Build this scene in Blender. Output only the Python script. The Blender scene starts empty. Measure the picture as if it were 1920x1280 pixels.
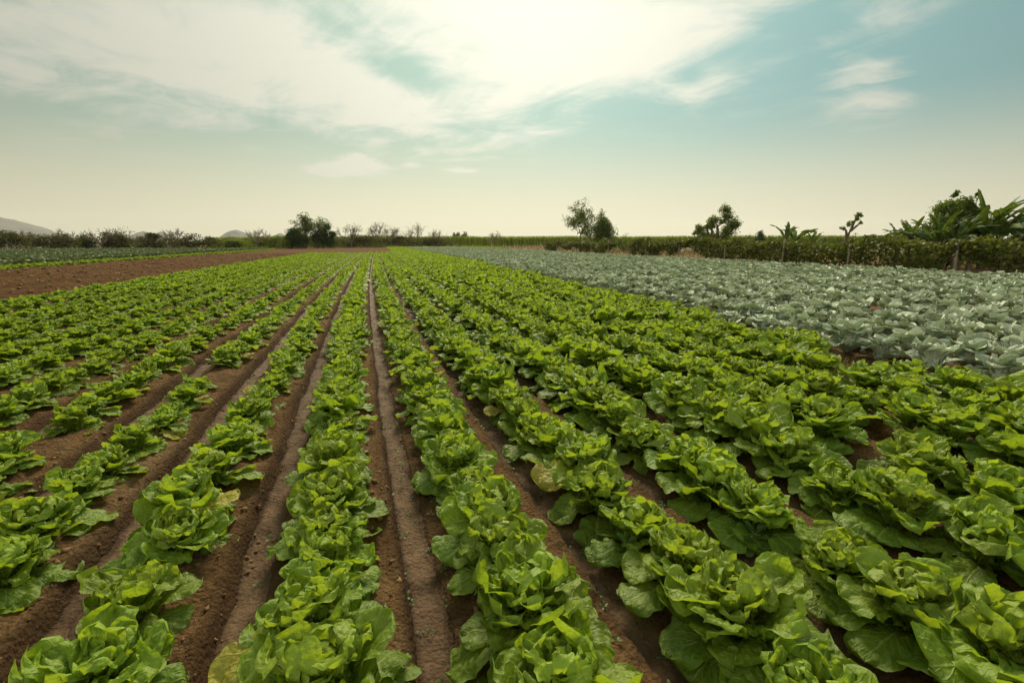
import bpy, math
import numpy as np
R = math.radians
PI = math.pi
sc = bpy.context.scene

# ---------------------------------------------------------------- camera
FPX, YH, HC = 900.0, 454.0, 1.39                 # focal length in 1920-wide pixels, horizon row, eye height above the furrow floor
PITCH = math.atan((640 - YH) / FPX)
YAW = R(15.4)
cam_d = bpy.data.cameras.new('camera')
cam_d.sensor_width = 36.0
cam_d.lens = FPX / 1920 * 36
cam_d.clip_start = 0.02
cam_d.clip_end = 20000
cam = bpy.data.objects.new('camera', cam_d)
sc.collection.objects.link(cam)
cam.location = (0, 0, HC)
cam.rotation_euler = (PI / 2 - PITCH, 0, -YAW)
sc.camera = cam

# ---------------------------------------------------------------- light, exposure
SUN_AZ, SUN_EL = R(17.8), R(42)                  # azimuth clockwise from +Y
SUN_STRENGTH = 5.0
SKY_STRENGTH = 0.10
sun_d = bpy.data.lights.new('sun', 'SUN')
sun_d.energy = SUN_STRENGTH
sun_d.angle = R(22)
sun_d.color = (1.0, 0.88, 0.64)
sun = bpy.data.objects.new('sun', sun_d)
sc.collection.objects.link(sun)
sun.rotation_euler = (PI / 2 - SUN_EL, 0, PI - SUN_AZ)
sc.view_settings.view_transform = 'Standard'
sc.view_settings.look = 'None'
sc.view_settings.exposure = 0.0
sc.view_settings.gamma = 1.0
sc.view_settings.use_curve_mapping = False
sc.render.engine = 'CYCLES'
sc.cycles.max_bounces = 8
sc.cycles.diffuse_bounces = 3
sc.cycles.glossy_bounces = 2
sc.cycles.transmission_bounces = 4
sc.cycles.volume_bounces = 0
sc.cycles.use_denoising = True


def pix_dir(px, py):
    a = (px - 960) / FPX
    b = (640 - py) / FPX
    fw = math.cos(PITCH) + b * math.sin(PITCH)
    up = -math.sin(PITCH) + b * math.cos(PITCH)
    x = a * math.cos(YAW) + fw * math.sin(YAW)
    y = -a * math.sin(YAW) + fw * math.cos(YAW)
    return x, y, up


def azel(px, py):
    x, y, z = pix_dir(px, py)
    return math.atan2(x, y), math.atan2(z, math.hypot(x, y))


class NT:
    """small helper to write node trees"""
    def __init__(self, tree):
        self.t = tree
        tree.nodes.clear()

    def n(self, kind, **kw):
        nd = self.t.nodes.new(kind)
        for k, v in kw.items():
            setattr(nd, k, v)
        return nd

    def put(self, sock, v):
        if v is None:
            return
        if isinstance(v, bpy.types.NodeSocket):
            self.t.links.new(v, sock)
        elif isinstance(v, (tuple, list)) and sock.type == 'RGBA' and len(v) == 3:
            sock.default_value = (*v, 1)
        else:
            sock.default_value = v

    def math(self, op, a, b=None, c=None, clamp=False):
        nd = self.n('ShaderNodeMath', operation=op, use_clamp=clamp)
        self.put(nd.inputs[0], a)
        self.put(nd.inputs[1], b)
        self.put(nd.inputs[2], c)
        return nd.outputs[0]

    def mix(self, f, a, b, blend='MIX'):
        nd = self.n('ShaderNodeMix', data_type='RGBA', blend_type=blend)
        self.put(nd.inputs[0], f)
        self.put(nd.inputs[6], a)
        self.put(nd.inputs[7], b)
        return nd.outputs[2]

    def smooth(self, v, lo, hi, a=0.0, b=1.0):
        nd = self.n('ShaderNodeMapRange', interpolation_type='SMOOTHSTEP')
        self.put(nd.inputs[0], v)
        nd.inputs[1].default_value = lo
        nd.inputs[2].default_value = hi
        nd.inputs[3].default_value = a
        nd.inputs[4].default_value = b
        return nd.outputs[0]

    def noise(self, vec, scale, detail=4, rough=0.55, dist=0.0):
        nd = self.n('ShaderNodeTexNoise')
        if vec is not None:
            self.t.links.new(vec, nd.inputs['Vector'])
        nd.inputs['Scale'].default_value = scale
        nd.inputs['Detail'].default_value = detail
        nd.inputs['Roughness'].default_value = rough
        nd.inputs['Distortion'].default_value = dist
        return nd.outputs[0]

    def xyz(self, x, y, z=0.0):
        nd = self.n('ShaderNodeCombineXYZ')
        self.put(nd.inputs[0], x)
        self.put(nd.inputs[1], y)
        self.put(nd.inputs[2], z)
        return nd.outputs[0]

    def sep(self, v):
        nd = self.n('ShaderNodeSeparateXYZ')
        self.put(nd.inputs[0], v)
        return nd.outputs


# ---------------------------------------------------------------- sky
def build_world():
    w = bpy.data.worlds.new('World')
    sc.world = w
    w.use_nodes = True
    t = NT(w.node_tree)
    tc = t.n('ShaderNodeTexCoord')
    d = tc.outputs['Generated']
    sky = t.n('ShaderNodeTexSky', sky_type='NISHITA')
    sky.sun_disc = False
    sky.sun_elevation = SUN_EL
    sky.sun_rotation = SUN_AZ
    sky.air_density = 1.0
    sky.dust_density = 1.6
    sky.ozone_density = 1.0
    x, y, z = t.sep(d)
    az = t.math('ARCTAN2', x, y)
    el = t.math('ARCSINE', z)
    # angle from the sun
    ge = R(29)
    sd = (math.sin(SUN_AZ) * math.cos(ge), math.cos(SUN_AZ) * math.cos(ge), math.sin(ge))
    dot = t.n('ShaderNodeVectorMath', operation='DOT_PRODUCT')
    t.put(dot.inputs[0], d)
    dot.inputs[1].default_value = sd
    ang = t.math('ARCCOSINE', dot.outputs['Value'])
    # clear air: the physical sky, shifted to the greenish teal of the photograph, cream towards the horizon
    air = t.mix(1.0, sky.outputs[0], SKY_TINT, 'MULTIPLY')
    teal = t.mix(t.smooth(az, -0.1, 1.15), SKY_TEAL_L, SKY_TEAL_R)
    near = t.smooth(ang, 0.15, 1.0, 1.25, 0.62)
    tealn = t.n('ShaderNodeVectorMath', operation='SCALE')
    t.put(tealn.inputs[0], teal)
    t.put(tealn.inputs[3], near)
    air = t.mix(0.86, air, tealn.outputs[0])
    cream_n = t.n('ShaderNodeVectorMath', operation='SCALE')
    cream_n.inputs[0].default_value = SKY_CREAM
    t.put(cream_n.inputs[3], t.smooth(ang, 0.3, 1.15, 1.16, 0.72))
    hz = t.smooth(el, 0.0, 0.25, 1.0, 0.0)
    air = t.mix(hz, air, cream_n.outputs[0])
    # high cloud: drawn-out noise on a far-off cloud deck
    k = t.math('DIVIDE', 1.0, t.math('MAXIMUM', t.math('ADD', z, 0.10), 0.05))
    px_, py_ = t.math('MULTIPLY', x, k), t.math('MULTIPLY', y, k)
    ca, sa = math.cos(0.62), math.sin(0.62)
    u = t.math('ADD', t.math('MULTIPLY', px_, ca), t.math('MULTIPLY', py_, sa))
    v = t.math('SUBTRACT', t.math('MULTIPLY', py_, ca), t.math('MULTIPLY', px_, sa))
    deck = t.xyz(px_, py_, 0.0)
    warp = t.noise(deck, 0.7, 3)
    wv = t.math('MULTIPLY', t.math('SUBTRACT', warp, 0.5), 1.6)
    streak = t.noise(t.xyz(t.math('ADD', t.math('MULTIPLY', u, 1.7), wv), t.math('ADD', t.math('MULTIPLY', v, 0.75), wv), 3.1), 1.5, 8, 0.62, 0.5)
    puff = t.noise(t.xyz(px_, py_, 7.7), 1.7, 7, 0.6, 0.9)
    # where the cloud sheets hang (azimuth, elevation, spreads, slope, weight)
    dens = None
    for (bx, by, wx, wy, rot, amp) in CLOUDS:
        a0, e0 = azel(bx, by)
        du = t.math('SUBTRACT', az, a0)
        dv = t.math('SUBTRACT', el, e0)
        c_, s_ = math.cos(R(rot)), math.sin(R(rot))
        p = t.math('DIVIDE', t.math('ADD', t.math('MULTIPLY', du, c_), t.math('MULTIPLY', dv, s_)), wx / FPX)
        q = t.math('DIVIDE', t.math('SUBTRACT', t.math('MULTIPLY', dv, c_), t.math('MULTIPLY', du, s_)), wy / FPX)
        r2 = t.math('ADD', t.math('MULTIPLY', p, p), t.math('MULTIPLY', q, q))
        g = t.math('MULTIPLY', t.math('EXPONENT', t.math('MULTIPLY', r2, -1.0)), amp)
        dens = g if dens is None else t.math('ADD', dens, g)
    # unseen sky: denser cloud added there as soft top fill light
    far = t.math('MULTIPLY', t.smooth(ang, 1.02, 1.4), 0.8)
    dens = t.math('ADD', dens, far)
    tex = t.math('ADD', t.math('MULTIPLY', streak, 0.95), t.math('MULTIPLY', puff, 0.95))
    tex = t.math('MULTIPLY', t.math('SUBTRACT', tex, 0.97), 2.1)
    has = t.smooth(dens, 0.02, 0.3, 0.25, 1.0)
    cl = t.smooth(t.math('ADD', dens, t.math('MULTIPLY', tex, has)), 0.03, 1.05)
    cl = t.math('MULTIPLY', cl, t.smooth(el, 0.02, 0.12, 0.0, 0.95))
    # small low puffs near the horizon
    low = None
    for (bx, by, wx, wy, amp) in ((655, 318, 62, 13, 1.0), (668, 300, 34, 12, 0.9), (625, 322, 45, 9, .7), (775, 307, 24, 6, .75), (862, 319, 40, 6, .8), (740, 316, 60, 6, .5)):
        a0, e0 = azel(bx, by)
        p = t.math('DIVIDE', t.math('SUBTRACT', az, a0), wx / FPX)
        q = t.math('DIVIDE', t.math('SUBTRACT', el, e0), wy / FPX)
        g = t.math('MULTIPLY', t.math('EXPONENT', t.math('MULTIPLY', t.math('ADD', t.math('MULTIPLY', p, p), t.math('MULTIPLY', q, q)), -1.0)), amp)
        low = g if low is None else t.math('ADD', low, g)
    ln = t.noise(t.xyz(t.math('MULTIPLY', az, 1.0), t.math('MULTIPLY', el, 2.6), 1.3), 16, 6, 0.6, 0.4)
    lc = t.smooth(t.math('ADD', low, t.math('MULTIPLY', t.math('SUBTRACT', ln, 0.5), t.smooth(low, 0.05, 0.5, 0.0, 2.2))), 0.2, 0.95, 0.0, 0.85)
    cl = t.math('MAXIMUM', cl, lc)
    glow = t.math('EXPONENT', t.math('MULTIPLY', t.math('POWER', t.math('DIVIDE', ang, 0.26), 2.0), -1.0))
    cb = t.math('ADD', t.math('MULTIPLY', glow, 2.2), t.smooth(ang, 0.15, 0.95, 9.5, 5.4))
    cb = t.math('ADD', cb, t.smooth(ang, 1.05, 1.4, 0.0, 6.5))  # unseen cloud made brighter than the visible sheets, to fill from above
    ccol = t.n('ShaderNodeVectorMath', operation='SCALE')
    ccol.inputs[0].default_value = CLOUD_COL
    t.put(ccol.inputs[3], cb)
    gl = t.n('ShaderNodeVectorMath', operation='SCALE')
    gl.inputs[0].default_value = (1.0, 0.97, 0.82)
    t.put(gl.inputs[3], t.math('MULTIPLY', glow, 1.8))
    add = t.mix(1.0, air, gl.outputs[0], 'ADD')
    col = t.mix(cl, add, ccol.outputs[0])
    bg = t.n('ShaderNodeBackground')
    t.put(bg.inputs[0], col)
    bg.inputs[1].default_value = SKY_STRENGTH
    out = t.n('ShaderNodeOutputWorld')
    t.t.links.new(bg.outputs[0], out.inputs[0])


SKY_TINT = (1.0, 1.0, 0.8)
SKY_TEAL_L = (3.1, 4.9, 4.0)
SKY_TEAL_R = (1.9, 4.3, 4.4)
SKY_CREAM = (8.2, 7.6, 5.4)
CLOUD_COL = (1.0, 0.985, 0.83)
CLOUDS = [
    (300, 60, 420, 85, -6, 0.62), (60, 110, 220, 90, -10, 0.42), (560, 110, 260, 60, -22, 0.66),
    (1000, 30, 280, 90, 0, 0.8), (940, 170, 170, 60, 0, 0.5), (1230, 130, 170, 50, -14, 0.5),
    (1400, 25, 300, 45, 4, 0.68), (1645, 100, 60, 75, 20, 0.42), (1625, 170, 50, 45, 20, 0.25),
        (420, 195, 150, 40, 12, 0.22), (560, 215, 90, 30, -20, 0.2), (200, 358, 300, 10, 0, 0.18),
    (770, 140, 75, 24, -18, -0.75), (1240, 150, 60, 20, 0, -0.3), (120, 215, 200, 25, 0, -0.2),
]
build_world()


# ---------------------------------------------------------------- materials
def new_mat(name):
    m = bpy.data.materials.new(name)
    m.use_nodes = True
    return m, NT(m.node_tree)


def bump(t, h, strength, dist):
    b = t.n('ShaderNodeBump')
    b.inputs['Strength'].default_value = strength
    b.inputs['Distance'].default_value = dist
    t.put(b.inputs['Height'], h)
    return b.outputs[0]


def finish(t, shader):
    o = t.n('ShaderNodeOutputMaterial')
    t.t.links.new(shader, o.inputs[0])


def leaf_mat(name, c_old, c_young, vein, trans, tfac=0.32, rough=0.42, nvein=7.0, spread=0.5, vein_amt=0.55, blister=0.5,
             spec=0.5, edge=None, var=0.25):
    """crop leaf: UV = (along, -1..1 across), attribute tint = age"""
    m, t = new_mat(name)
    uv = t.n('ShaderNodeUVMap').outputs[0]
    u, v, _ = t.sep(uv)
    av = t.math('ABSOLUTE', v)
    tint = t.n('ShaderNodeAttribute', attribute_name='tint').outputs['Fac']
    rnd = t.n('ShaderNodeObjectInfo').outputs['Random']
    geo = t.n('ShaderNodeNewGeometry')
    obj = t.n('ShaderNodeTexCoord').outputs['Object']
    n1 = t.noise(obj, 14, 3)
    n2 = t.noise(obj, 95, 2)
    a = t.math('ADD', tint, t.math('MULTIPLY', t.math('SUBTRACT', n1, 0.5), 0.5), clamp=True)
    col = t.mix(a, c_old, c_young)
    col = t.mix(t.smooth(tint, 1.2, 1.5, 0.0, 0.8), col, (0.40, 0.31, 0.05))
    # veins
    s = t.math('MULTIPLY', t.math('SUBTRACT', u, t.math('MULTIPLY', t.math('POWER', av, 0.8), spread)), nvein)
    s = t.math('ADD', s, t.math('MULTIPLY', t.math('SUBTRACT', n1, 0.5), 0.7))
    tri = t.math('ABSOLUTE', t.math('SUBTRACT', t.math('FRACT', s), 0.5))
    lat = t.smooth(tri, 0.0, 0.13, 1.0, 0.0)
    lat = t.math('MULTIPLY', lat, t.smooth(av, 0.55, 1.0, 1.0, 0.2))
    mid = t.smooth(t.math('DIVIDE', av, t.math('SUBTRACT', 1.12, u)), 0.05, 0.15, 1.0, 0.0)
    vm = t.math('MAXIMUM', t.math('MULTIPLY', lat, 0.6), mid)
    col = t.mix(t.math('MULTIPLY', vm, vein_amt), col, vein)
    if edge is not None:
        col = t.mix(t.smooth(av, 0.86, 1.0, 0.0, 0.6), col, edge)
    hs = t.n('ShaderNodeHueSaturation')
    t.put(hs.inputs['Color'], col)
    t.put(hs.inputs['Hue'], t.math('ADD', 0.494, t.math('MULTIPLY', rnd, 0.014)))
    t.put(hs.inputs['Value'], t.math('ADD', 1 - var * .5, t.math('MULTIPLY', rnd, var)))
    col = hs.outputs[0]
    cell = t.n('ShaderNodeTexVoronoi', feature='SMOOTH_F1')
    t.put(cell.inputs['Vector'], obj)
    cell.inputs['Scale'].default_value = 62
    hgt = t.math('ADD', t.math('MULTIPLY', cell.outputs['Distance'], -0.9), t.math('MULTIPLY', n2, 0.5))
    hgt = t.math('SUBTRACT', hgt, t.math('MULTIPLY', vm, 0.55))
    nb = bump(t, hgt, blister, 0.012)
    p = t.n('ShaderNodeBsdfPrincipled')
    t.put(p.inputs['Base Color'], col)
    t.put(p.inputs['Roughness'], t.math('ADD', rough - .06, t.math('MULTIPLY', n2, 0.16)))
    p.inputs['Specular IOR Level'].default_value = spec
    t.put(p.inputs['Normal'], nb)
    tr = t.n('ShaderNodeBsdfTranslucent')
    tcol = t.mix(a, tuple(x * .75 for x in trans), trans)
    t.put(tr.inputs['Color'], t.mix(t.math('MULTIPLY', vm, 0.3), tcol, vein))
    t.put(tr.inputs['Normal'], nb)
    ms = t.n('ShaderNodeMixShader')
    ms.inputs[0].default_value = tfac
    t.t.links.new(p.outputs[0], ms.inputs[1])
    t.t.links.new(tr.outputs[0], ms.inputs[2])
    finish(t, ms.outputs[0])
    return m


def foliage_mat(name, c1, c2, trans, tfac=0.3, rough=0.55, scale=1.2, spec=0.15):
    """leaves of trees, hedges and cane: colour varies leaf by leaf (attribute tint) and clump by clump"""
    m, t = new_mat(name)
    obj = t.n('ShaderNodeTexCoord').outputs['Object']
    n1 = t.noise(obj, scale, 3)
    tint = t.n('ShaderNodeAttribute', attribute_name='tint').outputs['Fac']
    a = t.math('ADD', t.math('MULTIPLY', tint, 0.6), t.math('MULTIPLY', n1, 0.6), clamp=True)
    a = t.smooth(a, 0.2, 0.95)
    col = t.mix(a, c1, c2)
    p = t.n('ShaderNodeBsdfPrincipled')
    t.put(p.inputs['Base Color'], col)
    p.inputs['Roughness'].default_value = rough
    p.inputs['Specular IOR Level'].default_value = spec
    tr = t.n('ShaderNodeBsdfTranslucent')
    t.put(tr.inputs['Color'], t.mix(a, tuple(x * .6 for x in trans), trans))
    ms = t.n('ShaderNodeMixShader')
    ms.inputs[0].default_value = tfac
    t.t.links.new(p.outputs[0], ms.inputs[1])
    t.t.links.new(tr.outputs[0], ms.inputs[2])
    finish(t, ms.outputs[0])
    return m


def plain_mat(name, c1, c2, scale=4.0, rough=0.85, bstr=0.4, bdist=0.02, stretch=(1, 1, 1)):
    m, t = new_mat(name)
    obj = t.n('ShaderNodeTexCoord').outputs['Object']
    mp = t.n('ShaderNodeMapping')
    t.put(mp.inputs[0], obj)
    mp.inputs['Scale'].default_value = stretch
    n1 = t.noise(mp.outputs[0], scale, 6, 0.6)
    col = t.mix(t.smooth(n1, 0.3, 0.7), c1, c2)
    p = t.n('ShaderNodeBsdfPrincipled')
    t.put(p.inputs['Base Color'], col)
    p.inputs['Roughness'].default_value = rough
    p.inputs['Specular IOR Level'].default_value = 0.25
    t.put(p.inputs['Normal'], bump(t, n1, bstr, bdist))
    finish(t, p.outputs[0])
    return m


def soil_mat():
    m, t = new_mat('soil')
    pos = t.n('ShaderNodeTexCoord').outputs['Object']
    wet = t.n('ShaderNodeAttribute', attribute_name='wet').outputs['Fac']
    plo = t.n('ShaderNodeAttribute', attribute_name='ploughed').outputs['Fac']
    nb = t.noise(pos, 1.1, 5, 0.6)
    nm = t.noise(pos, 7, 6, 0.65)
    nf = t.noise(pos, 45, 5, 0.7)
    ng = t.noise(pos, 230, 3, 0.6)
    dry = t.mix(t.smooth(t.math('ADD', t.math('MULTIPLY', nm, 0.6), t.math('MULTIPLY', nf, 0.5)), 0.35, 0.75), (0.095, 0.050, 0.020), (0.235, 0.135, 0.058))
    crust = t.smooth(t.math('ADD', nb, t.math('MULTIPLY', nf, 0.25)), 0.62, 0.82)
    dry = t.mix(t.math('MULTIPLY', crust, 0.6), dry, (0.33, 0.22, 0.115))
    dry = t.mix(t.smooth(ng, 0.62, 0.75, 0.0, 0.35), dry, (0.34, 0.25, 0.16))
    mud = t.mix(t.smooth(nm, 0.3, 0.7), (0.085, 0.050, 0.027), (0.190, 0.118, 0.067))
    red = t.mix(t.smooth(t.math('ADD', t.math('MULTIPLY', nm, 0.5), t.math('MULTIPLY', nb, 0.5)), 0.35, 0.68), (0.070, 0.030, 0.009), (0.165, 0.078, 0.024))
    wm = t.smooth(t.math('ADD', wet, t.math('MULTIPLY', t.math('SUBTRACT', t.math('ADD', t.math('MULTIPLY', nm, .6), t.math('MULTIPLY', nb, .4)), 0.53), 2.2)), 0.35, 0.75)
    col = t.mix(wm, dry, mud)
    dshade = t.n('ShaderNodeAttribute', attribute_name='damp_shade').outputs['Fac']
    col = t.mix(t.math('MULTIPLY', dshade, t.smooth(nm, 0.3, 0.6, 0.5, 0.9)), col, (0.045, 0.024, 0.011))  # moist soil and undercut shade, both mixed into the soil colour
    col = t.mix(plo, col, red)
    p = t.n('ShaderNodeBsdfPrincipled')
    t.put(p.inputs['Base Color'], col)
    ro = t.mix(wm, (0.95,) * 3, (0.56,) * 3)
    t.put(p.inputs['Roughness'], ro)
    p.inputs['Specular IOR Level'].default_value = 0.10
    h = t.math('ADD', t.math('MULTIPLY', nf, 0.8), t.math('MULTIPLY', ng, 0.25))
    vc = t.n('ShaderNodeTexVoronoi')
    t.put(vc.inputs['Vector'], pos)
    vc.inputs['Scale'].default_value = 55
    h = t.math('ADD', h, t.math('MULTIPLY', vc.outputs['Distance'], -0.5))
    h = t.math('ADD', h, t.math('MULTIPLY', nm, 0.8))
    h = t.math('MULTIPLY', h, t.math('SUBTRACT', 1.0, t.math('MULTIPLY', wm, 0.6)))
    t.put(p.inputs['Normal'], bump(t, h, 1.0, 0.05))
    finish(t, p.outputs[0])
    return m


M_SOIL = soil_mat()
M_GROUND = plain_mat('far_ground', (0.075, 0.070, 0.028), (0.15, 0.11, 0.055), 0.15, 0.95, 0.3, 0.1)
M_CLOD = plain_mat('dry_clod', (0.09, 0.048, 0.020), (0.235, 0.135, 0.060), 20, 0.95, 0.5, 0.01)
M_LET = leaf_mat('lettuce_leaf', (0.115, 0.190, 0.012), (0.235, 0.330, 0.022), (0.43, 0.52, 0.13), (0.45, 0.60, 0.020), 0.38, 0.52, 6.5, 0.5, 0.55, 0.6, 0.40)
M_HEART = leaf_mat('lettuce_heart_leaf', (0.170, 0.260, 0.016), (0.31, 0.41, 0.038), (0.48, 0.56, 0.16), (0.50, 0.63, 0.028), 0.40, 0.52, 5.5, 0.5, 0.45, 0.7, 0.40)
M_CAB = leaf_mat('cabbage_leaf', (0.125, 0.18, 0.10), (0.53, 0.58, 0.42), (0.74, 0.76, 0.60), (0.26, 0.37, 0.11), 0.14, 0.52, 5.5, 0.6, 0.65, 0.5, 0.5, (0.74, 0.76, 0.60))
M_WITHER = leaf_mat('withered_leaf', (0.30, 0.20, 0.03), (0.44, 0.34, 0.05), (0.45, 0.36, 0.15), (0.5, 0.36, 0.04), 0.35, 0.6, 6, 0.5, 0.4, 0.4)
M_WEED = leaf_mat('weed_leaf', (0.06, 0.13, 0.025), (0.12, 0.20, 0.05), (0.22, 0.30, 0.12), (0.25, 0.40, 0.05), 0.3, 0.5, 6, 0.5, 0.4, 0.25)
M_HEDGE = foliage_mat('scrub_leaf', (0.035, 0.046, 0.012), (0.125, 0.125, 0.030), (0.16, 0.16, 0.025), 0.25, 0.6, 0.35)
M_BUSH = foliage_mat('dark_bush_leaf', (0.022, 0.046, 0.009), (0.057, 0.095, 0.019), (0.095, 0.149, 0.016), 0.22, 0.55, 0.6)
M_TREE = foliage_mat('tree_leaf', (0.048, 0.077, 0.019), (0.128, 0.168, 0.038), (0.208, 0.272, 0.032), 0.28, 0.55, 0.7)
M_TUFT = foliage_mat('tuft_leaf', (0.051, 0.089, 0.015), (0.153, 0.204, 0.038), (0.255, 0.332, 0.026), 0.3, 0.5, 1.2)
M_CANE = foliage_mat('cane_leaf', (0.070, 0.112, 0.017), (0.196, 0.245, 0.039), (0.308, 0.378, 0.028), 0.35, 0.5, 0.12)
M_VINE = foliage_mat('vine_leaf', (0.026, 0.042, 0.009), (0.135, 0.155, 0.028), (0.20, 0.22, 0.02), 0.28, 0.5, 1.1)
M_DRYG = foliage_mat('dry_grass', (0.075, 0.070, 0.022), (0.20, 0.165, 0.055), (0.20, 0.17, 0.04), 0.3, 0.7, 3)
M_BANANA = foliage_mat('banana_leaf', (0.034, 0.067, 0.013), (0.096, 0.146, 0.028), (0.180, 0.258, 0.022), 0.28, 0.6, 0.9, 0.2)
M_DEADB = foliage_mat('dead_banana_leaf', (0.12, 0.085, 0.045), (0.24, 0.18, 0.10), (0.25, 0.18, 0.08), 0.2, 0.75, 1.5)
M_BARK = plain_mat('bark', (0.085, 0.060, 0.040), (0.17, 0.125, 0.085), 6, 0.9, 0.6, 0.02, (1, 1, .25))
M_TWIG = plain_mat('bare_twig', (0.13, 0.10, 0.062), (0.23, 0.185, 0.12), 2, 0.9, 0.3, 0.02)
M_POST = plain_mat('weathered_post', (0.17, 0.14, 0.10), (0.33, 0.285, 0.215), 9, 0.9, 0.5, 0.01, (1, 1, .12))
M_HILL = plain_mat('bare_hill', (0.095, 0.092, 0.088), (0.145, 0.138, 0.125), 0.012, 0.95, 0.3, 6.0)
M_WALL = plain_mat('house_wall', (0.42, 0.33, 0.25), (0.52, 0.42, 0.32), 2, 0.9, 0.2, 0.01)
M_ROOF = plain_mat('house_roof', (0.22, 0.12, 0.08), (0.30, 0.17, 0.11), 3, 0.9, 0.3, 0.02)
M_DARK = plain_mat('dark_opening', (0.02, 0.02, 0.02), (0.035, 0.03, 0.03), 3, 0.6, 0.1, 0.01)
M_STEEL = plain_mat('rusty_steel', (0.09, 0.07, 0.055), (0.15, 0.125, 0.10), 5, 0.5, 0.1, 0.005)


# ---------------------------------------------------------------- mesh helpers
COL = sc.collection


def mesh(name, V, F, mat, UV=None, T=None, smooth=True, extra=None):
    """mesh from arrays; F is an (n,4) or (n,3) array or a list of those"""
    Fs = [f for f in (F if isinstance(F, list) else [F]) if len(f)]
    me = bpy.data.meshes.new(name)
    V = np.asarray(V, np.float32)
    me.vertices.add(len(V))
    me.vertices.foreach_set('co', V.ravel())
    idx = np.concatenate([np.asarray(f, np.int32).ravel() for f in Fs])
    cnt = np.concatenate([np.full(len(f), f.shape[1], np.int32) for f in Fs])
    st = np.zeros(len(cnt), np.int32)
    st[1:] = np.cumsum(cnt)[:-1]
    me.loops.add(len(idx))
    me.loops.foreach_set('vertex_index', idx)
    me.polygons.add(len(cnt))
    me.polygons.foreach_set('loop_start', st)
    me.polygons.foreach_set('loop_total', cnt)
    me.polygons.foreach_set('use_smooth', np.full(len(cnt), smooth))
    me.update(calc_edges=True)
    if UV is not None:
        l = me.uv_layers.new(name='UVMap')
        l.data.foreach_set('uv', np.asarray(UV, np.float32)[idx].ravel())
    if T is not None:
        a = me.attributes.new('tint', 'FLOAT', 'POINT')
        a.data.foreach_set('value', np.asarray(T, np.float32))
    for k, arr in (extra or {}).items():
        a = me.attributes.new(k, 'FLOAT', 'POINT')
        a.data.foreach_set('value', np.asarray(arr, np.float32))
    me.materials.append(mat)
    return me


def obj(name, me, parent=None, loc=(0, 0, 0), rz=0.0):
    o = bpy.data.objects.new(name, me)
    COL.objects.link(o)
    o.location = loc
    o.rotation_euler = (0, 0, rz)
    if parent is not None:
        o.parent = parent
    return o


def tag(o, label=None, cat=None, group=None, kind=None):
    for k, v in (('label', label), ('category', cat), ('group', group), ('kind', kind)):
        if v:
            o[k] = v
    return o


def thing(name, label, cat, loc, rz=0.0, group=None):
    return tag(obj(name, None, None, loc, rz), label, cat, group)


class Acc:
    """collects geometry chunks into one mesh"""
    def __init__(self):
        self.V, self.F, self.UV, self.T, self.n = [], {3: [], 4: []}, [], [], 0

    def add(self, V, F, UV=None, T=0.5):
        V = np.asarray(V, float)
        F = np.asarray(F, int)
        self.V.append(V)
        self.F[F.shape[1]].append(F + self.n)
        self.UV.append(np.zeros((len(V), 2)) if UV is None else UV)
        self.T.append(np.full(len(V), T) if np.isscalar(T) else T)
        self.n += len(V)
        return self

    def arrays(self):
        F = [np.concatenate(f) for f in (self.F[4], self.F[3]) if f]
        return np.concatenate(self.V), F, np.concatenate(self.UV), np.concatenate(self.T)

    def mesh(self, name, mat, smooth=True):
        V, F, UV, T = self.arrays()
        return mesh(name, V, F, mat, UV, T, smooth)


def grid_faces(nu, nv):
    i = np.arange(nu)[:, None] * (nv + 1) + np.arange(nv)[None, :]
    return np.stack([i, i + 1, i + nv + 2, i + nv + 1], -1).reshape(-1, 4)


def tube(path, rad, sides=6):
    P = np.asarray(path, float)
    r = np.broadcast_to(np.asarray(rad, float), (len(P),))
    d = np.gradient(P, axis=0)
    d /= np.linalg.norm(d, axis=1)[:, None] + 1e-9
    up = np.where(np.abs(d[:, 2:3]) > .9, np.array([[1., 0, 0]]), np.array([[0, 0, 1.]]))
    a = np.cross(up, d)
    a /= np.linalg.norm(a, axis=1)[:, None] + 1e-9
    b = np.cross(d, a)
    th = np.arange(sides) / sides * 2 * PI
    V = P[:, None] + r[:, None, None] * (np.cos(th)[None, :, None] * a[:, None] + np.sin(th)[None, :, None] * b[:, None])
    n = len(P)
    i = np.arange(n - 1)[:, None] * sides
    j = np.arange(sides)[None, :]
    k = (j + 1) % sides
    F = np.stack([i + j, i + k, i + sides + k, i + sides + j], -1).reshape(-1, 4)
    V = V.reshape(-1, 3)
    return V, F


def hash2(ix, iy, s):
    h = (ix.astype(np.int64) * 374761393 + iy.astype(np.int64) * 668265263 + s * 974634733) & 0xffffffff
    h = ((h ^ (h >> 13)) * 1274126177) & 0xffffffff
    return ((h ^ (h >> 16)) & 0xffff) / 65535.0


def vnoise(x, y, s=0):
    ix, iy = np.floor(x), np.floor(y)
    fx, fy = x - ix, y - iy
    fx = fx * fx * (3 - 2 * fx)
    fy = fy * fy * (3 - 2 * fy)
    a, b = hash2(ix, iy, s), hash2(ix + 1, iy, s)
    c, d = hash2(ix, iy + 1, s), hash2(ix + 1, iy + 1, s)
    return (a * (1 - fx) + b * fx) * (1 - fy) + (c * (1 - fx) + d * fx) * fy - 0.5


def fbm(x, y, oct=4, s=0, gain=.5):
    r, a = 0.0, 1.0
    for k in range(oct):
        r = r + a * vnoise(x * 2 ** k, y * 2 ** k, s + k * 17)
        a *= gain
    return r


# ---------------------------------------------------------------- the field's layout
SP, X00 = 0.61, -0.385                      # row spacing and the middle furrow


def curve(Y):
    return 0.60 * np.exp(-np.maximum(Y, -2.0) / 12.0)


BED_L, BED_R = -8.05, 5.0


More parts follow.
